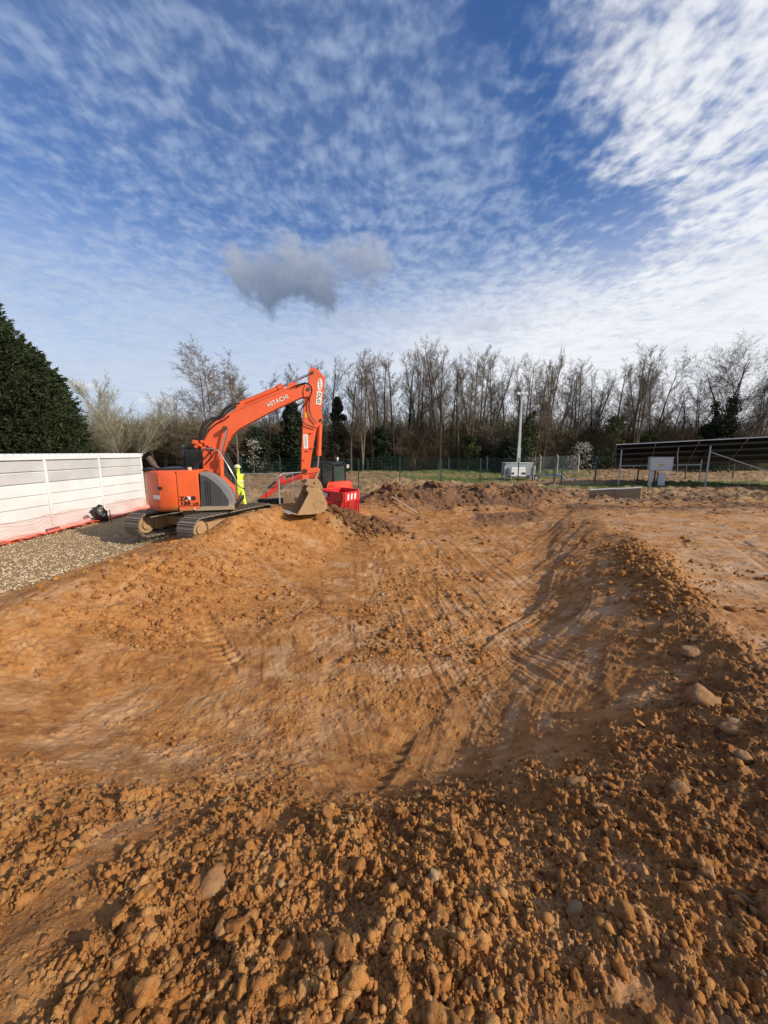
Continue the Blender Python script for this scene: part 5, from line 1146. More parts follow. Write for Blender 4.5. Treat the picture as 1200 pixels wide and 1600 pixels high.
# ================================================================ SITE FENCES
fpx = [(560, 23.5, 716), (625, 25.5, 712), (690, 28.0, 717), (751.5, 29.5, 716), (811, 29.8, 716), (868, 28.5, 714), (880, 27.2, 714), (933, 27.5, 713), (1000, 28, 712), (1075, 29, 711), (1150, 30, 710), (1215, 31, 710)]
gf = empty('mesh_fence', (gx(751, 29.5), 29.5, 0), 'dark green wire mesh fence on green posts across the field', 'fence')
FP = []
for (x, Y, yt) in fpx: p_ = at(x, yt, Y); FP.append(Vector((p_.x, Y, max(p_.z, gz(p_.x, Y)+1.7))))
xl_ = FP[0]; FP = [Vector((xl_.x-7.5+2.5*k, xl_.y+.3-.1*k, xl_.z+.0)) for k in range(3)] + FP
for p_ in FP: mb = MB(); mb.box((p_.x, p_.y, (p_.z+gz(p_.x, p_.y)-.2)/2), (.07, .07, p_.z-gz(p_.x, p_.y)+.2)); mb.box((p_.x, p_.y, p_.z+.01), (.08, .08, .02)); mb.build('post', green_post, gf)
mb = MB()
for k in range(len(FP)-1):
    a, b_ = FP[k], FP[k+1]; d = b_-a; L_ = d.length; n_ = int(L_/.12)
    for j in range(n_): q = a+d*(j/n_); g0 = gz(q.x, q.y); mb.add([(q.x-.004, q.y, q.z-.02), (q.x+.004, q.y, q.z-.02), (q.x, q.y-.006, g0), (q.x+.006, q.y, g0)], [(0, 1, 3, 2)])
    for j in range(10): zf = j/9; ga, gb = gz(a.x, a.y), gz(b_.x, b_.y); mb.tube([(a.x, a.y, a.z-.03-(a.z-ga-.08)*zf), (b_.x, b_.y, b_.z-.03-(b_.z-gb-.08)*zf)], .005, 3, False)
mb.build('wire_mesh', green_post, gf)
cf = empty('chain_link_fence', (gx(700, 44), 44, 0), 'old chain link fence on cranked concrete posts in front of the wood', 'fence')
CP = []
for (x, Y, yt) in ((575, 46, 719), (612, 46, 718), (648, 46, 717), (684, 46, 716), (702, 45, 716), (732, 44, 716), (762, 43, 716), (790, 42, 715), (818, 41, 715), (845, 39.5, 713.5), (872, 38, 713), (905, 38, 713)):
    p_ = at(x, yt, Y); g0 = gz(p_.x, Y); CP.append(Vector((p_.x, Y, p_.z)))
    mb = MB(); mb.tube([(p_.x, Y, g0-.2), (p_.x, Y, p_.z-.05), (p_.x-.22, Y-.22, p_.z+.22)], [.075, .065, .05], 4); mb.build('post', concw, cf)
mb = MB()
for k in range(len(CP)-1):
    a, b_ = CP[k], CP[k+1]
    for j in range(8): mb.tube([(a.x, a.y, a.z-j*.25), (b_.x, b_.y, b_.z-j*.25)], .006, 3, False)
    n_ = 18
    for j in range(n_): q = a+(b_-a)*(j/n_); mb.tube([(q.x, q.y, q.z), (q.x+.25, q.y, q.z-1.9)], .004, 3, False); mb.tube([(q.x, q.y, q.z), (q.x-.25, q.y, q.z-1.9)], .004, 3, False)
mb.build('chain_link', steel, cf)

# ================================================================ LIGHTING TOWER
LY = 33.0; p_ = at(808, 750, LY); lx = p_.x; lz = gz(lx, LY)-.05; lt = empty('lighting_tower', (lx, LY, lz), 'grey trailer mounted lighting tower with its tall mast raised', 'lighting tower')
zt_l = at(808, 723, LY).z
def lx_(px, Y=LY): return gx(px, Y, 735)
mb = MB(); mb.box(((lx_(787)+lx_(829))/2, LY+.1, (zt_l+lz+.35)/2+.1), (lx_(829)-lx_(787), 1.0, zt_l-lz-.55)); hs = mb.build('housing', tgrey, lt, bevel=.03)
mb = MB(); mb.box(((lx_(787)+lx_(829))/2, LY+.1, zt_l-.02), (lx_(830)-lx_(786), 1.08, .08)); mb.build('lid', paint('pale_lid', (.48, .52, .53), .5), hs, bevel=.02)
ztb, zbb = at(808, 730, LY-.7).z, at(808, 744, LY-.7).z
mb = MB(); xa, xb = lx_(795.5, LY-.7), lx_(820, LY-.7); mb.prism([(xa, LY-1.0, zbb), (xb, LY-1.0, zbb), (xb-.04, LY-.9, ztb), (xa+.04, LY-.9, ztb)], [(xa, LY-.45, zbb), (xb, LY-.45, zbb), (xb-.04, LY-.45, ztb), (xa+.04, LY-.45, ztb)]); gen = mb.build('generator_box', wht, lt, bevel=.03)
for x in (797.5, 815): mb = MB(); mb.box((lx_(x+2, LY-.7)-.02, LY-1.0, zbb+.26), (.30, .03, .15)); mb.build('tail_light', paint('dark_tail_light', (.05, .01, .01), .4) if x < 800 else MATS['dark_tail_light'], gen)
mb = MB(); mb.bar((lx_(790), LY-.3, lz+.45), (lx_(862), LY-.6, lz+.55), .10, .10); mb.bar((lx_(862), LY-.6, lz+.55), (lx_(874), LY-.7, lz+.62), .07); mb.build('drawbar', purple, lt)
for dy_ in (-.55, .6):
    mb = MB(); mb.cyl((lx_(834), LY+dy_-.1, lz+.32), (lx_(834), LY+dy_+.1, lz+.32), .32, n=22); wl = mb.build('wheel', black, lt, bevel=.03); mb = MB(); mb.cyl((lx_(834), LY+dy_-.12, lz+.32), (lx_(834), LY+dy_+.12, lz+.32), .15, n=14); mb.build('rim', steel, wl)
for x, yo in ((786, -.5), (832, -.5), (788, .7), (793, -1.0), (827, -1.0)): mb = MB(); mb.cyl((lx_(x), LY+yo, lz), (lx_(x), LY+yo, zt_l-.25), .04, n=8); mb.box((lx_(x), LY+yo, lz+.03), (.2, .2, .04)); mb.build('stabiliser_leg', wht if x in (786, 832) else steel, lt)
zm = at(808, 617, LY).z; seg = [zt_l-.8, zt_l+(zm-zt_l)*.22, zt_l+(zm-zt_l)*.45, zt_l+(zm-zt_l)*.68, zm]
for k in range(4): mb = MB(); w_ = (.26, .21, .17, .13)[k]; mb.box((lx, LY-.0, (seg[k]+seg[k+1])/2), (w_, w_, seg[k+1]-seg[k])); mb.box((lx, LY, seg[k+1]-.04), (w_+.03, w_+.03, .06)); ms = mb.build('mast_section', paint('pale_mast', (.50, .56, .55), .4, .2) if k == 0 else MATS['pale_mast'], lt)
mb = MB(); mb.box((lx, LY, zm+.03), (.9, .08, .08)); mb.build('cross_bar', steel, lt)
for dx_ in (-.34, 0.02, .34): mb = MB(); mb.prism([(lx+dx_-.13, LY-.22, zm+.0), (lx+dx_+.13, LY-.22, zm+.0), (lx+dx_+.13, LY-.1, zm+.24), (lx+dx_-.13, LY-.1, zm+.24)], [(lx+dx_-.10, LY+.02, zm-.02), (lx+dx_+.10, LY+.02, zm-.02), (lx+dx_+.10, LY+.06, zm+.18), (lx+dx_-.10, LY+.06, zm+.18)]); mb.build('floodlight', alu, lt, bevel=.01)
mb = MB(); q = [at(*c_, 31.5) for c_ in ((868, 747), (872, 743), (876, 744), (880, 748), (883, 752))]; 
for v in q: v.z += .1
mb.tube(spline([tuple(v) for v in q], 5), .06, 8); hb = mb.build('hose_loop', blue, None, smooth=True); tag(hb, 'looped pale blue hose on the ground right of the lighting tower', 'hose')
pw_ = at(905, 752, 31); mb = MB(); mb.tube([(gx(882, 31), 31, gz(gx(882, 31), 31)+.15), (gx(900, 31.4), 31.4, gz(gx(900, 31.4), 31.4)+.12)], .045, 6); hb = mb.build('pipe_length', purple, None); tag(hb, 'short dark blue pipe lying beside the blue hose', 'pipe')

# ================================================================ SOLAR ARRAY
AZR = R(123); rd_ = Vector((math.sin(AZR), math.cos(AZR), 0)); hd_ = Vector((math.sin(R(33)), math.cos(R(33)), 0))   # along the row, down the slope
S0 = at(963, 694.5, 26.0); slope = .050; TL = R(19.5)
pl_n = Vector((0, 0, 1))
def SP(u, v, w=0.0):      # u along the row, v down the glass, w below it
    nrm = Vector((hd_.x*math.sin(TL), hd_.y*math.sin(TL), math.cos(TL)))
    return S0 + rd_*u + UP*(slope*u) + hd_*(v*math.cos(TL)) - UP*(v*math.sin(TL)) - nrm*w
arr = empty('solar_array', (S0.x, S0.y, gz(S0.x, S0.y)), 'long dark ground mounted solar array seen from behind at right', 'solar array')
LV, PWD = 4.9, 2.22; NP = 8
for k in range(NP):
    for j in range(4):
        u0, u1, v0, v1 = k*PWD+.012, (k+1)*PWD-.012, j*LV/4+.012, (j+1)*LV/4-.012
        mb = MB(); mb.prism([SP(u0, v0), SP(u1, v0), SP(u1, v1), SP(u0, v1)], [SP(u0, v0, .035), SP(u1, v0, .035), SP(u1, v1, .035), SP(u0, v1, .035)]); pn = mb.build('solar_panel', pv, arr)
        if k < 6: mb = MB(); um = (u0+u1)/2; mb.prism([SP(um-.1, v0+.12, .036), SP(um+.1, v0+.12, .036), SP(um+.1, v0+.2, .036), SP(um-.1, v0+.2, .036)], [SP(um-.1, v0+.12, .06), SP(um+.1, v0+.12, .06), SP(um+.1, v0+.2, .06), SP(um-.1, v0+.2, .06)]); mb.build('junction_box', black, pn)
mb = MB(); mb.bar(SP(-.03, -.015, .02), SP(NP*PWD, -.015, .02), .05, .06); mb.build('top_edge', alu, arr)
for v in (.62, 1.75, 2.95, 4.2): mb = MB(); mb.bar(SP(-.14, v, .11), SP(NP*PWD, v, .11), .05, .085); mb.build('purlin', paint('dark_purlin', (.075, .08, .088), .5, .2) if v < 1 else MATS['dark_purlin'], arr)
for k in range(NP+1):
    for j in range(4): mb = MB(); v0 = j*LV/4; mb.bar(SP(k*PWD, v0+.10, .048), SP(k*PWD, v0+LV/4-.22, .048), .035, .016); mb.build('clamp_strip', barw, arr)
for u in (.35, 5.05, 9.8, 14.5):
    for v, w_ in ((.55, .075), (3.3, .07)):
        t = SP(u, v, .14); mb = MB(); mb.bar((t.x, t.y, gz(t.x, t.y)-.15), t, w_*1.5, w_, up=rd_); mb.build('leg', steel, arr)
    mb = MB(); mb.bar(SP(u, .25, .17), SP(u, 4.5, .17), .06, .08); mb.build('rafter', MATS['dark_purlin'], arr)
t0, t1 = SP(5.05, .55, .30), SP(9.8, .55, .3); mb = MB(); mb.bar((t0.x, t0.y, t0.z-.28), (t1.x, t1.y, gz(t1.x, t1.y)+.25), .06, .05); mb.build('brace', steel, arr)
for u0, u1, v in ((.35, 5.05, 3.3),): a, b_ = SP(u0, v, .5), SP(u1, v, .55); mb = MB(); mb.bar((a.x, a.y, a.z-.0), (b_.x, b_.y, b_.z), .05, .09); mb.build('cable_tray', steel, arr)
# inverter cabinet
IY = 24.6; ic = at(1034, 725, IY); inv = empty('inverter_cabinet', (ic.x, IY, gz(ic.x, IY)), 'pale grey electrical cabinet with a yellow label under the solar array', 'cabinet')
wd, ht = gx(1050, IY)-gx(1018, IY), at(1034, 714.5, IY).z-at(1034, 735, IY).z
ax = Vector((math.cos(R(10)), -math.sin(R(10)), 0)); nx_ = Vector((-ax.y, ax.x, 0)); 
def IP(a, b_, c_): q = Vector((ic.x, IY, ic.z)) + ax*a + nx_*b_; return Vector((q.x, q.y, q.z+c_))
mb = MB(); mb.prism([IP(-wd/2, 0, -ht/2), IP(wd/2, 0, -ht/2), IP(wd/2, 0, ht/2), IP(-wd/2, 0, ht/2)], [IP(-wd/2, .35, -ht/2), IP(wd/2, .35, -ht/2), IP(wd/2, .35, ht/2), IP(-wd/2, .35, ht/2)]); cbn = mb.build('cabinet_body', boxm, inv, bevel=.02)
mb = MB(); mb.prism([IP(-wd/2-.03, -.02, ht/2-.005), IP(wd/2+.03, -.02, ht/2-.005), IP(wd/2+.03, -.02, ht/2+.03), IP(-wd/2-.03, -.02, ht/2+.03)], [IP(-wd/2-.03, .37, ht/2-.005), IP(wd/2+.03, .37, ht/2-.005), IP(wd/2+.03, .37, ht/2+.03), IP(-wd/2-.03, .37, ht/2+.03)]); mb.build('rain_hood', boxm, cbn)
mb = MB(); mb.prism([IP(-.17, -.006, -.11), IP(.14, -.006, -.11), IP(.14, -.006, -.01), IP(-.17, -.006, -.01)], [IP(-.17, .002, -.11), IP(.14, .002, -.11), IP(.14, .002, -.01), IP(-.17, .002, -.01)]); yl = mb.build('warning_label', yell, cbn)
for k in range(2): mb = MB(); z_ = -.045-.035*k; mb.prism([IP(-.13, -.009, z_-.008), IP(.10, -.009, z_-.008), IP(.10, -.009, z_+.008), IP(-.13, -.009, z_+.008)], [IP(-.13, -.005, z_-.008), IP(.10, -.005, z_-.008), IP(.10, -.005, z_+.008), IP(-.13, -.005, z_+.008)]); mb.build('print_line', ink, yl)
for a in (-wd*.42, wd*.42): mb = MB(); q = IP(a, 0, ht*.42); mb.cyl(q-nx_*.012, q+nx_*.004, .018, n=8); mb.build('lock', ink, cbn)
g0 = gz(ic.x, IY)-ic.z
mb = MB(); mb.prism([IP(-.62, .08, g0-.2), IP(-.38, .08, g0-.2), IP(-.38, .08, -ht/2), IP(-.62, .08, -ht/2)], [IP(-.62, .2, g0-.2), IP(-.38, .2, g0-.2), IP(-.38, .2, -ht/2), IP(-.62, .2, -ht/2)]); mb.prism([IP(-.06, .08, g0-.2), IP(.35, .08, g0-.2), IP(.35, .08, -ht/2-.15), IP(-.06, .08, -ht/2-.15)], [IP(-.06, .2, g0-.2), IP(.35, .2, g0-.2), IP(.35, .2, -ht/2-.15), IP(-.06, .2, -ht/2-.15)]); mb.build('stand', boxm, inv)
for a in (-.33, -.18, -.28): mb = MB(); mb.tube([IP(a, .05, -ht/2), IP(a, .05, g0+.3)], .025, 6); mb.build('cable', ink, inv)
mb = MB(); mb.prism([IP(-.40, -.02, g0-.1), IP(-.12, -.02, g0-.1), IP(-.12, -.02, g0+.34), IP(-.40, -.02, g0+.34)], [IP(-.40, .1, g0-.1), IP(-.12, .1, g0-.1), IP(-.12, .1, g0+.34), IP(-.40, .1, g0+.34)]); mb.build('cable_box', black, inv)
for o_ in (0, .10):
    mb = MB(); q = [at(*c_, 24.9-.2*o_) for c_ in ((1037+o_*20, 741.5), (1050, 741.5), (1056, 739), (1057.5+o_*10, 733), (1057.5+o_*12, 709), (1062, 694))]
    mb.tube(spline([tuple(v) for v in q], 5), .035, 8); mb.build('conduit', steel if o_ else black, inv, smooth=True)
# concrete blocks
for (xa, ya, xb, yb, yt, lb, Yd) in ((921, 783, 963, 785, 767, 'left, darker one of two long concrete blocks lying before the solar array', 19.3), (961, 783, 1003, 783, 765.5, 'right, paler one of two long concrete blocks lying before the solar array', 18.7)):
    a, b_ = at(xa, yt, Yd+.4), at(xb, yt-3, Yd-.2); d = Vector((b_.x-a.x, b_.y-a.y, 0)); n_ = Vector((-d.y, d.x, 0)).normalized()*.42
    zt_ = a.z, b_.z-.02; zb_ = gz(a.x, a.y)-.25; blk = MB(); blk.prism([Vector((a.x, a.y, zb_)), Vector((b_.x, b_.y, zb_)), Vector((b_.x, b_.y, zt_[1])), Vector((a.x, a.y, zt_[0]))], [Vector((a.x, a.y, zb_))+n_, Vector((b_.x, b_.y, zb_))+n_, Vector((b_.x, b_.y, zt_[1]))+n_, Vector((a.x, a.y, zt_[0]))+n_])
    rt_ = empty('concrete_block', (a.x, a.y, zb_), lb, 'concrete block', 'concrete blocks before the solar array'); blk.build('block', conc, rt_, bevel=.03)
    mb = MB(); mb.prism([Vector((a.x, a.y-.02, zt_[0]+.003)), Vector((b_.x, b_.y-.02, zt_[1]+.003)), Vector((b_.x, b_.y-.02, zt_[1]+.045)), Vector((a.x, a.y-.02, zt_[0]+.045))], [Vector((a.x, a.y+.02, zt_[0]+.003))+n_, Vector((b_.x, b_.y+.02, zt_[1]+.003))+n_, Vector((b_.x, b_.y+.02, zt_[1]+.045))+n_, Vector((a.x, a.y+.02, zt_[0]+.045))+n_]); mb.build('cap', concw, rt_, bevel=.01)

# ================================================================ TREES
def seg_mesh(name, P0, P1, R0, R1, n=3, smooth=False):
    P0, P1, R0, R1 = (np.asarray(a, dtype=np.float64) for a in (P0, P1, R0, R1))
    d = P1-P0; L = np.linalg.norm(d, axis=1, keepdims=True); d = d/np.maximum(L, 1e-6)
    ref = np.where(np.abs(d[:, 2:3]) < .9, np.array([[0, 0, 1.]]), np.array([[1., 0, 0]])); x = np.cross(d, ref); x /= np.linalg.norm(x, axis=1, keepdims=True); y = np.cross(x, d)
    a = 2*np.pi*np.arange(n)/n; c, s = np.cos(a), np.sin(a)
    A = P0[:, None]+x[:, None]*(R0[:, None]*c)[..., None]+y[:, None]*(R0[:, None]*s)[..., None]; B = P1[:, None]+x[:, None]*(R1[:, None]*c)[..., None]+y[:, None]*(R1[:, None]*s)[..., None]
    V = np.concatenate([A, B], 1).reshape(-1, 3); k = np.arange(n); f = np.stack([k, (k+1) % n, n+(k+1) % n, n+k], -1)
    F_ = (f[None]+(np.arange(len(P0))*2*n)[:, None, None]).reshape(-1, 4); return np_mesh(name, V, F_, smooth)
def grow(seed, H, forks, style):
    """returns trunk segments and crown segments; style: dict of habits"""
    r = random.Random(seed); TR, CR = [], []
    tips = []
    def branch(p, d, L, rad, lvl, out):
        n = max(2, int(L/style.get('step', .55)) if lvl < 3 else 2); n = min(n, 12); q = p.copy(); dd = d.copy(); sl = L/n
        kids = style['kids'][lvl] if lvl < len(style['kids']) else 0
        for i in range(n):
            w = style['wob']*(1 if lvl else .45)
            dd = (dd + Vector((r.gauss(0, w), r.gauss(0, w), r.gauss(0, w*.6) + style['up'][min(lvl, len(style['up'])-1)]))).normalized()
            q2 = q+dd*sl; ra, rb = rad*(1-.80*i/n), rad*(1-.80*(i+1)/n); out.append((q[:], q2[:], ra, rb)) if lvl else TR.append((q[:], q2[:], ra, rb))
            t = (i+1)/n
            if kids and t > (style['bare'] if lvl == 0 else .18):
                m = kids/n; m = int(m)+(1 if r.random() < m-int(m) else 0)
                for _ in range(m):
                    az = r.uniform(0, 2*math.pi); sp = style['spread'][min(lvl, len(style['spread'])-1)]*r.uniform(.7, 1.25)
                    ref = Vector((0, 0, 1)) if abs(dd.z) < .9 else Vector((1, 0, 0)); x = dd.cross(ref).normalized(); y = x.cross(dd)
                    nd = (dd*math.cos(sp)+(x*math.cos(az)+y*math.sin(az))*math.sin(sp)).normalized()
                    if lvl == 0: Lk = style['reach']*H*(1.15-t*style.get('taper', .75))*r.uniform(.7, 1.15)
                    else: Lk = L*style['ratio']*(1.1-.5*t)*r.uniform(.6, 1.2)
                    branch(q+(q2-q)*r.random(), nd, Lk, max(rb*style['thin'] if lvl < 2 else rb*.7, .0078)*(1 if lvl else r.uniform(.6, .95)), lvl+1, CR)
            q = q2
    for k in range(forks):
        a = r.uniform(0, 2*math.pi); ln = style.get('lean', .06)*r.uniform(.4, 1.6) if forks > 1 else r.uniform(0, .04)
        d = Vector((math.cos(a)*ln, math.sin(a)*ln, 1)).normalized(); branch(Vector((math.cos(a)*.08*(forks > 1), math.sin(a)*.08*(forks > 1), -.3)), d, H*r.uniform(.86, 1.0), style['tr']*H*(1 if forks == 1 else .75), 0, CR)
    return TR, CR
ALDER = dict(kids=[34, 12, 8, 3], spread=[.75, .62, .6, .5], up=[.02, .07, .06, .03], wob=.07, bare=.40, reach=.26, taper=.65, ratio=.52, thin=.36, tr=.0135, lean=.035)
ASH = dict(kids=[24, 13, 9, 3], spread=[.60, .62, .6, .5], up=[.02, .05, .04, .02], wob=.10, bare=.34, reach=.40, taper=.70, ratio=.50, thin=.50, tr=.0155, lean=.06)
BIRCH = dict(kids=[32, 12, 9, 4], spread=[.70, .60, .6, .55], up=[.02, .03, -.05, -.10], wob=.09, bare=.22, reach=.36, taper=.72, ratio=.52, thin=.36, tr=.010, lean=.12)
OAK = dict(kids=[18, 13, 9, 5], spread=[.95, .75, .7, .6], up=[.01, .05, .04, .02], wob=.15, bare=.22, reach=.52, taper=.55, ratio=.55, thin=.55, tr=.017, lean=.20)
SHRUB = dict(kids=[14, 11, 8], spread=[.55, .6, .55], up=[.02, .05, .04], wob=.13, bare=.08, reach=.45, taper=.6, ratio=.55, thin=.5, tr=.009, lean=.55, step=.4)
WILLOW = dict(kids=[20, 12, 9, 4], spread=[.50, .45, .45, .4], up=[.02, .07, .06, .04], wob=.08, bare=.20, reach=.42, taper=.6, ratio=.55, thin=.45, tr=.011, lean=.30)
def tree_proto(name, seed, H, forks, style, bmat, tmat):
    T_, C_ = grow(seed, H, forks, style)
    tm = seg_mesh(name+'_trunk', [s[0] for s in T_], [s[1] for s in T_], [s[2] for s in T_], [s[3]*1.02 for s in T_], 8, True); cm = seg_mesh(name+'_crown', [s[0] for s in C_], [s[1] for s in C_], [s[2] for s in C_], [s[3] for s in C_], 3)
    tm.materials.append(bmat); cm.materials.append(tmat); return tm, cm, len(C_)
PR = {}
for k in range(5): PR['alder%d' % k] = tree_proto('alder', 40+k, 16, (1, 2, 1, 3, 2)[k], ALDER, bark if k % 2 else bark_d, twig if k % 2 else twig_r)
for k in range(3): PR['ash%d' % k] = tree_proto('ash', 60+k, 15, (1, 2, 2)[k], ASH, bark_d, twig)
PR['birch0'] = tree_proto('birch', 81, 14, 2, BIRCH, bark_b, twig_r); PR['birch1'] = tree_proto('birch', 82, 12, 1, BIRCH, bark_b, twig)
PR['oak0'] = tree_proto('oak', 91, 15, 3, OAK, bark_d, bark_d)
PR['willow0'] = tree_proto('willow', 95, 12, 4, WILLOW, bark_b, twig_p)
for k in range(4): PR['shrub%d' % k] = tree_proto('shrub', 100+k, 6.5, (7, 9, 8, 8)[k], SHRUB, bark, (twig_r, twig, twig_o, twig_r)[k])
print({k: v[2] for k, v in PR.items()}, time.time()-T0)
def put_tree(name, kind, px, Y, ytop, label, cat, group=None, wide=1.0, tmat=None, par_extra=None):
    tm, cm, _ = PR[kind]; x = gx(px, Y, 700); g0 = gz(x, Y); H0 = {'alder': 16, 'ash': 15, 'birch': 14, 'oak': 15, 'willow': 12, 'shrub': 6.5}[kind.rstrip('0123456789')]
    if kind == 'birch1': H0 = 12
    s = (at(px, ytop, Y).z-g0)/H0
    t = empty(name, (x, Y, g0), label, cat, group); t.scale = (s*wide, s*wide, s); t.rotation_euler = (0, 0, random.uniform(0, 6.28))
    a = bpy.data.objects.new('trunk', tm); b_ = bpy.data.objects.new('crown', cm)
    for o in (a, b_): col.objects.link(o); o.parent = t
    if tmat: b_.material_slots[0].link = 'OBJECT'; b_.material_slots[0].material = tmat
    return t
def leaves(name, pts, size, mat, parent, squash=1.0, seed=1, flat=False):
    """many small two-triangle leaves"""
    r = np.random.default_rng(seed); n = len(pts); a = r.normal(size=(n, 3)); a /= np.linalg.norm(a, axis=1, keepdims=True); b_ = np.cross(a, r.normal(size=(n, 3))); b_ /= np.linalg.norm(b_, axis=1, keepdims=True)
    s = size*r.uniform(.6, 1.4, (n, 1)); V = np.stack([pts-a*s*.5, pts+b_*s*.32, pts+a*s*.6, pts-b_*s*.32], 1).reshape(-1, 3); F_ = np.arange(n*4).reshape(-1, 4)
    me = np_mesh(name, V, F_); me.materials.append(mat); o = bpy.data.objects.new(name, me); col.objects.link(o); o.parent = parent; return o
# the wood: each visible tree
WOOD = []   # px, Y, ytop, kind
tops = [(470, 578, 'a'), (500, 566, 'a'), (523, 560, 's'), (548, 572, 'a'), (566, 560, 'a'), (583, 552, 'a'), (600, 556, 'a'), (617, 541, 'a'), (636, 552, 's'), (652, 546, 'a'), (668, 560, 'a'), (686, 536, 'a'), (704, 560, 's'), (719, 556, 'a'), (733, 552, 'a'), (747, 546, 'a'), (763, 572, 's'), (782, 600, 's'), (800, 578, 'a'), (818, 562, 'a'), (836, 572, 'a'), (850, 560, 'a'), (866, 578, 's'), (884, 590, 's'), (899, 566, 'a'), (918, 590, 's'), (938, 592, 's'), (955, 566, 'a'), (974, 558, 's'), (992, 562, 'a'), (1012, 578, 's'), (1036, 612, 's'), (1060, 610, 's'), (1085, 604, 's'), (1168, 604, 's'), (1188, 592, 'a'), (1212, 580, 's'), (440, 612, 's'), (420, 592, 'b'), (395, 588, 'b'), (300, 640, 's'), (276, 628, 's'), (255, 640, 's'), (240, 650, 's')]
lm = [(110, 'the dark conifer'), (190, 'the pale willow'), (345, 'the big birch'), (505, 'the digger\'s stick'), (533, 'the small digger\'s cab'), (690, 'the mid-field fence post'), (808, 'the lighting mast'), (975, 'the left end of the solar array'), (1034, 'the grey cabinet'), (1128, 'the ivy clad oak'), (1200, 'the right picture edge')]
lm = [l for l in lm if 'fence post' not in l[1]]
ordw = ['first', 'second', 'third', 'fourth', 'fifth', 'sixth', 'seventh', 'eighth', 'ninth', 'tenth', 'eleventh', 'twelfth', 'thirteenth', 'fourteenth', 'fifteenth', 'sixteenth']
cnt = {}
tops.sort()
for i, (px, yt, k) in enumerate(tops):
    L_ = [l for l in lm if l[0] <= px]; base = L_[-1] if L_ else lm[0]; c_ = cnt.get(base[1], 0); cnt[base[1]] = c_+1
    kd = {'a': 'alder%d' % ((i*3) % 5), 's': 'ash%d' % (i % 3), 'b': 'birch%d' % (i % 2)}[k]; Y = 43+(i*37 % 9)*.6 + (2 if k == 's' else 0)
    nm = {'a': 'bare_tree', 's': 'bare_tree', 'b': 'birch_tree'}[k]; hw = 'tall' if yt < 562 else 'medium' if yt < 595 else 'low'
    put_tree(nm, kd, px, Y, yt-2, '%s leafless %s, %s right of %s' % (hw, {'a': 'straight stemmed tree', 's': 'spreading tree', 'b': 'birch tree'}[k], ordw[c_], base[1]), 'tree', 'leafless trees of the wood behind the site')
put_tree('birch_tree', 'birch0', 343, 37, 556, 'large airy birch rising behind the excavator\'s boom', 'tree', wide=1.25)
put_tree('birch_tree', 'birch1', 372, 39, 566, 'slimmer birch just right of the large one behind the boom', 'tree', wide=1.1)
put_tree('willow_tree', 'willow0', 192, 40, 608, 'pale budding willow between the conifer and the excavator', 'tree', wide=1.15)
put_tree('willow_tree', 'willow0', 152, 42, 650, 'smaller pale willow right beside the dark conifer', 'tree', wide=1.2)
oak = put_tree('ivy_tree', 'oak0', 1116, 42, 556, 'broad spreading oak with ivy on its trunks behind the solar array', 'tree', wide=1.0)
# ivy follows the stems of the oak
def ivy_on(t, kind, n, hmin, hmax, spread, seed):
    tm = PR[kind][0]; vs = np.array([v.co[:] for v in tm.vertices]); vs = vs[(vs[:, 2] > hmin) & (vs[:, 2] < hmax)]; r = np.random.default_rng(seed); p = vs[r.integers(0, len(vs), n)]
    p = p+r.normal(size=p.shape)*spread*np.array([1, 1, 1.3])*(.5+vnoise(p[:, 2]*1.1, p[:, 0]*1.3, 3)[:, None]); leaves('ivy', p, .20, ivy, t, seed=seed)
ivy_on(oak, 'oak0', 9000, .5, 9.5, .30, 4)
# evergreen, ivy covered masses standing in the wood
def blob_tree(label, px, Y, ytop, ybase, wpx, mat, n, seed, name='evergreen_tree', size=.24, cat='tree', cone=.5, dens=.45, inner=True):
    x = gx(px, Y, 700); g0 = gz(x, Y); H = at(px, ytop, Y).z-g0; Rr = wpx/2*Y/F; t = empty(name, (x, Y, g0), label, cat); r = np.random.default_rng(seed)
    zb = max(0.1, at(px, ybase, Y).z-g0); K = 60; cz = r.uniform(0, 1, K)**.8; prof = (1-cz**(1.0/max(cone, .05))*.9) if cone < .8 else np.sqrt(1-(cz*.93)**2)
    ca_ = r.uniform(0, 2*np.pi, K); cr = Rr*prof*r.uniform(.25, .85, K); cc = np.stack([cr*np.cos(ca_), cr*np.sin(ca_), zb+(H-zb)*cz*.95], -1); rs = Rr*.32*(1.15-.6*cz)*r.uniform(.7, 1.2, K)
    idx = r.integers(0, K, n); d = r.normal(size=(n, 3)); d /= np.linalg.norm(d, axis=1, keepdims=True); p = cc[idx]+d*(rs[idx]*r.uniform(dens, 1.05, n))[:, None]; p[:, 2] = np.maximum(p[:, 2], .05)
    mb = MB(); mb.cyl((0, 0, -.3), (0, 0, H*.8), .02*H, .01*H, 8)
    for k in range(14): mb.cyl((0, 0, zb+.3+cz[k]*.3*H), tuple(cc[k]), .02, .012, 5)
    LOCAL.add(t.name); mb.build('trunk', bark_d, t); leaves('crown', p, size, mat, t, seed=seed); return t
blob_tree('dark ivy covered conifer just right of the excavator\'s stick', 528, 46, 618, 735, 50, ivy, 19000, 5, size=.26)
blob_tree('dark evergreen seen under the boom behind the digging arm', 458, 43, 628, 735, 66, ivy, 24000, 6, size=.26)
blob_tree('low dark holly behind the lighting tower\'s housing', 800, 41, 684, 738, 66, ivy, 9000, 7, 'holly_bush', .18, 'bush', .9)
blob_tree('green leafed young tree right of the lighting mast', 826, 42, 640, 738, 44, bleaf, 5500, 8, 'green_bush', .17, 'bush', .8, .2)
blob_tree('budding yellow-green shrub above the blossom bush', 958, 43, 648, 735, 56, bleaf, 3800, 9, 'budding_shrub', .15, 'bush', .8, .1)
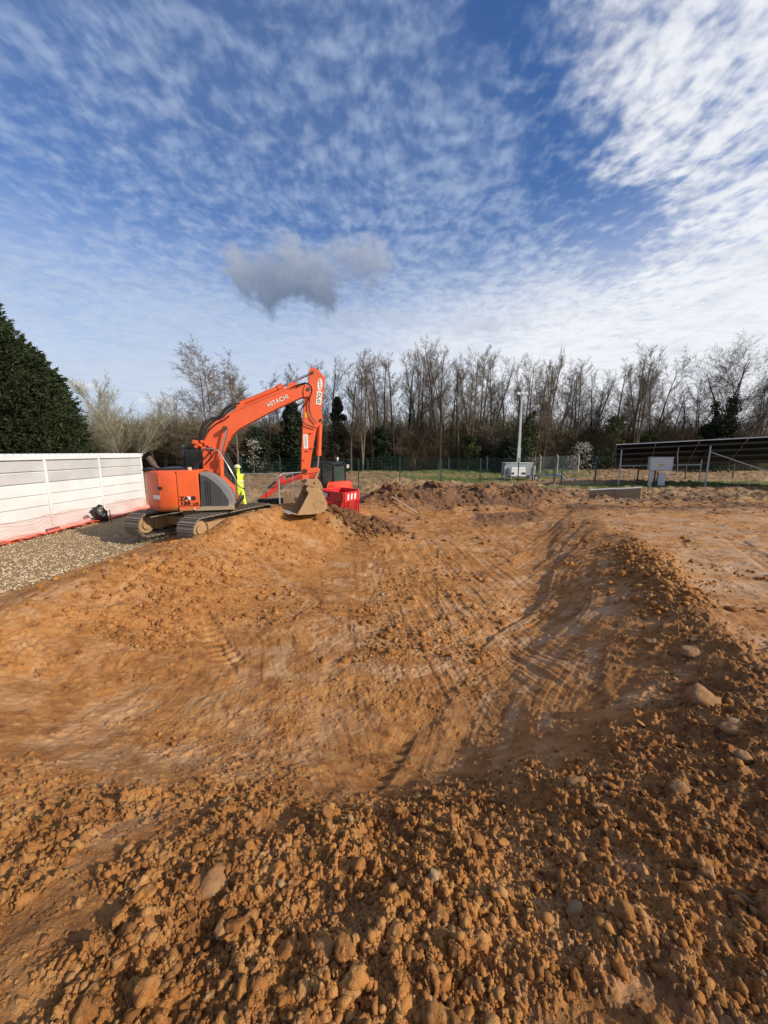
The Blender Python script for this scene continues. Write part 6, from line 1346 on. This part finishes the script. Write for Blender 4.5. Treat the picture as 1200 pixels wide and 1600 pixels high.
blob_tree('white blossoming bush right of the lighting tower', 912, 42, 690, 738, 52, blossom, 1000, 10, 'blossom_bush', .11, 'bush', .9, .3)
blob_tree('white blossoming bush close behind the lighting mast', 792, 42, 682, 735, 44, blossom, 420, 11, 'blossom_bush', .11, 'bush', .9, .3)
blob_tree('sparse blossoming bush behind the worker under the boom', 395, 38, 684, 735, 50, blossom, 380, 12, 'blossom_bush', .10, 'bush', .9, .3)
blob_tree('dark evergreen bush right of the sparse blossom bush', 402, 41, 668, 738, 60, ivy, 9000, 13, 'evergreen_bush', .2, 'bush', .9)
blob_tree('dark holly filling the wood edge right of the small digger', 596, 45, 668, 738, 46, ivy, 7000, 21, 'holly_bush', .2, 'bush', .9)
blob_tree('olive green leafy bush left of the lighting tower', 735, 44, 680, 738, 50, bleaf, 5000, 22, 'green_bush', .17, 'bush', .9, .3)
blob_tree('dull green bush behind the left end of the solar array', 1010, 44, 672, 735, 56, bleaf, 6500, 23, 'green_bush', .17, 'bush', .9, .3)
blob_tree('dark spreading yew at the foot of the ivy clad oak', 1120, 41, 655, 730, 74, ivy, 13000, 14, 'yew_bush', .2, 'bush', .8)
# shrubs under the trees: individuals in front, thicket as a mass behind
cnt = {}; SH = []
for i in range(46):
    px = 140+i*24+random.uniform(-8, 8)
    if px > 1215: break
    yt = 664+random.uniform(-22, 18) if px > 420 else 664+random.uniform(-8, 12); SH.append((px, yt))
SH.sort()
for i, (px, yt) in enumerate(SH):
    L_ = [l for l in lm if l[0] <= px]; base = L_[-1] if L_ else lm[0]; c_ = cnt.get(base[1], 0); cnt[base[1]] = c_+1
    put_tree('bare_shrub', 'shrub%d' % ((i*3+1) % 4), px, 46+(i*29 % 7)*.7, yt, 'leafless %s undergrowth shrub, %s right of %s' % (('brown', 'grey-brown', 'olive', 'reddish')[(i*3+1) % 4], ordw[c_], base[1]), 'shrub', 'leafless shrubs at the foot of the wood', wide=1.5)
# thicket: dense mass of stems and twigs further back
r = np.random.default_rng(3); n = 26000
x = r.uniform(-52, 62, n); y = r.uniform(50, 64, n); hmax = 4.6+4.2*vnoise(x*.16, y*.1, 9); h = r.uniform(1.0, 1, n)*hmax*r.uniform(.45, 1.0, n)
b0 = np.stack([x, y, np.zeros(n)], -1); dd = np.stack([r.normal(0, .22, n), r.normal(0, .22, n), np.ones(n)], -1); m1 = b0+dd*(h*.5)[:, None]; dd2 = dd+np.stack([r.normal(0, .25, n), r.normal(0, .25, n), np.zeros(n)], -1); t1 = m1+dd2*(h*.5)[:, None]
nb = 110000; ii = r.integers(0, n, nb); tt = r.uniform(.1, 1, nb)[:, None]; bp0 = np.where(r.uniform(size=(nb, 1)) < .5, b0[ii]+(m1[ii]-b0[ii])*tt, m1[ii]+(t1[ii]-m1[ii])*tt); bd = np.stack([r.normal(0, .55, nb), r.normal(0, .55, nb), r.uniform(.2, 1.1, nb)], -1); bp1 = bp0+bd*r.uniform(.4, 1.5, (nb, 1))
me = seg_mesh('thicket', np.concatenate([b0, m1, bp0]), np.concatenate([m1, t1, bp1]), np.concatenate([np.full(n, .045), np.full(n, .030), np.full(nb, .017)]), np.concatenate([np.full(n, .030), np.full(n, .010), np.full(nb, .006)]), 3)
o = bpy.data.objects.new('thicket', me); col.objects.link(o); me.materials.append(twig_o); tag(o, 'dense brown thicket of bare stems filling the wood behind the trees', 'thicket', kind='stuff')
# big leylandii at the left
def conifer(label, x, Y, H, Rr, n, seed, lean=0):
    g0 = gz(x, Y); t = empty('conifer', (x, Y, g0), label, 'conifer', 'dark conifers behind the white container'); LOCAL.add(t.name); r = np.random.default_rng(seed)
    mb = MB(); mb.cyl((0, 0, -.3), (0, 0, H*.93), .22, .03, 8); mb.build('trunk', bark_d, t)
    # sprays: up-swept fans whose tips break the outline
    ns = int(n/34); z = H*(.03+.95*r.uniform(0, 1, ns)**.95); fr = 1-(z/H); rad = Rr*(fr**.62)*np.where(r.uniform(size=ns) < .3, r.uniform(.5, .9, ns), 1); az = r.uniform(0, 2*np.pi, ns); rad = rad*(.86+.42*fbm(z*1.3+az*.8, az*2.3, 3, seed))
    out = np.stack([np.cos(az), np.sin(az), np.zeros(ns)], -1); root = out*(rad*.80)[:, None]; root[:, 2] = z
    ax_ = out*.85+np.array([0, 0, 1])*r.uniform(.25, 1.0, (ns, 1)); ax_ += r.normal(0, .22, (ns, 3)); ax_ /= np.linalg.norm(ax_, axis=1, keepdims=True); L = r.uniform(.5, 1.6, ns)*(.55+.5*fr)
    k = 34; u = r.uniform(0, 1, (ns, k)); wdt = .30*(1-u*.85); off = r.normal(0, 1, (ns, k, 3))*wdt[..., None]*L[:, None, None]*.62
    p = (root[:, None]+ax_[:, None]*(u*L[:, None])[..., None]+off).reshape(-1, 3); dirs = (ax_[:, None]+r.normal(0, .45, (ns, k, 3))).reshape(-1, 3); dirs /= np.linalg.norm(dirs, axis=1, keepdims=True)
    m_ = len(p); b_ = np.cross(dirs, r.normal(size=(m_, 3))); b_ /= np.linalg.norm(b_, axis=1, keepdims=True); s = r.uniform(.09, .21, (m_, 1))
    V = np.stack([p-dirs*s*.5, p+b_*s*.24, p+dirs*s, p-b_*s*.24], 1).reshape(-1, 3); F_ = np.arange(m_*4).reshape(-1, 4)
    # added solid core inside the sprays so that no daylight passes
    me = np_mesh('foliage', V, F_); me.materials.append(conif); o = bpy.data.objects.new('foliage', me); col.objects.link(o); o.parent = t
    mb = MB(); N_ = 20; ring = []
    for j in range(12): zz = H*.94*j/11; q = Rr*((1-j/11.5)**.62)*.50; ring += [(q*math.cos(2*math.pi*i/N_)*(1+.15*math.sin(i*3+j)), q*math.sin(2*math.pi*i/N_)*(1+.15*math.sin(i*3+j)), zz) for i in range(N_)]
    mb.add(ring, [(j*N_+i, j*N_+(i+1) % N_, (j+1)*N_+(i+1) % N_, (j+1)*N_+i) for j in range(11) for i in range(N_)]); mb.build('opaque_core', bark_d if 0 else conif, t)
def con_at(px, Y, ytop): q = at(px, ytop, Y); return q.x, q.z
for (px, Y, yt, Rr, n, sd_, lb) in ((-60, 20.5, 455, 4.6, 120000, 1, 'tallest dark conifer, cut by the left edge of the picture'), (22, 22, 540, 3.3, 80000, 2, 'middle dark conifer, stepping down from the tallest one'), (62, 23.0, 580, 2.2, 70000, 3, 'lowest dark conifer, at the right end of the row')):
    x_, z_ = con_at(px, Y, yt); conifer(lb, x_, Y, z_-gz(x_, Y), Rr, n, sd_)
# low building glimpsed behind the willow
bx0, bx1 = gx(150, 58), gx(258, 58); bl_ = empty('low_building', ((bx0+bx1)/2, 60, 0), 'low grey building glimpsed through the willows at left', 'building')
mb = MB(); mb.box(((bx0+bx1)/2, 61, 1.9), (bx1-bx0, 5, 4.0)); mb.build('wall', paint('grey_wall', (.30, .30, .29), .8), bl_)
mb = MB(); mb.prism([(bx0-.3, 58.2, 3.9), (bx1+.3, 58.2, 3.9), (bx1+.3, 61, 4.7), (bx0-.3, 61, 4.7)], [(bx0-.3, 58.2, 3.75), (bx1+.3, 58.2, 3.75), (bx1+.3, 61, 4.55), (bx0-.3, 61, 4.55)]); mb.build('roof', paint('grey_roof', (.22, .21, .20), .7), bl_)
# grass
pts = []
for (x, y, a, b_) in grass_spots[:5]:
    n = int(a*b_*150); q = rng.normal(0, .5, (n, 2)); q = q[(q**2).sum(1) < 1]; pts.append(q*np.array([a, b_])+np.array([x, y]))
p = np.concatenate(pts); n = len(p); h = ground(p[:, 0], p[:, 1]); P0 = np.column_stack([p, h]); P1 = P0+np.column_stack([rng.normal(0, .05, n), rng.normal(0, .05, n), rng.uniform(.06, .20, n)])
me = seg_mesh('grass', P0, P1, np.full(n, .012), np.full(n, .002), 3); o = bpy.data.objects.new('grass', me); col.objects.link(o); me.materials.append(grassm); tag(o, 'rough green grass in patches on the field beyond the pit', 'grass', kind='stuff')
print('script done', time.time()-T0)
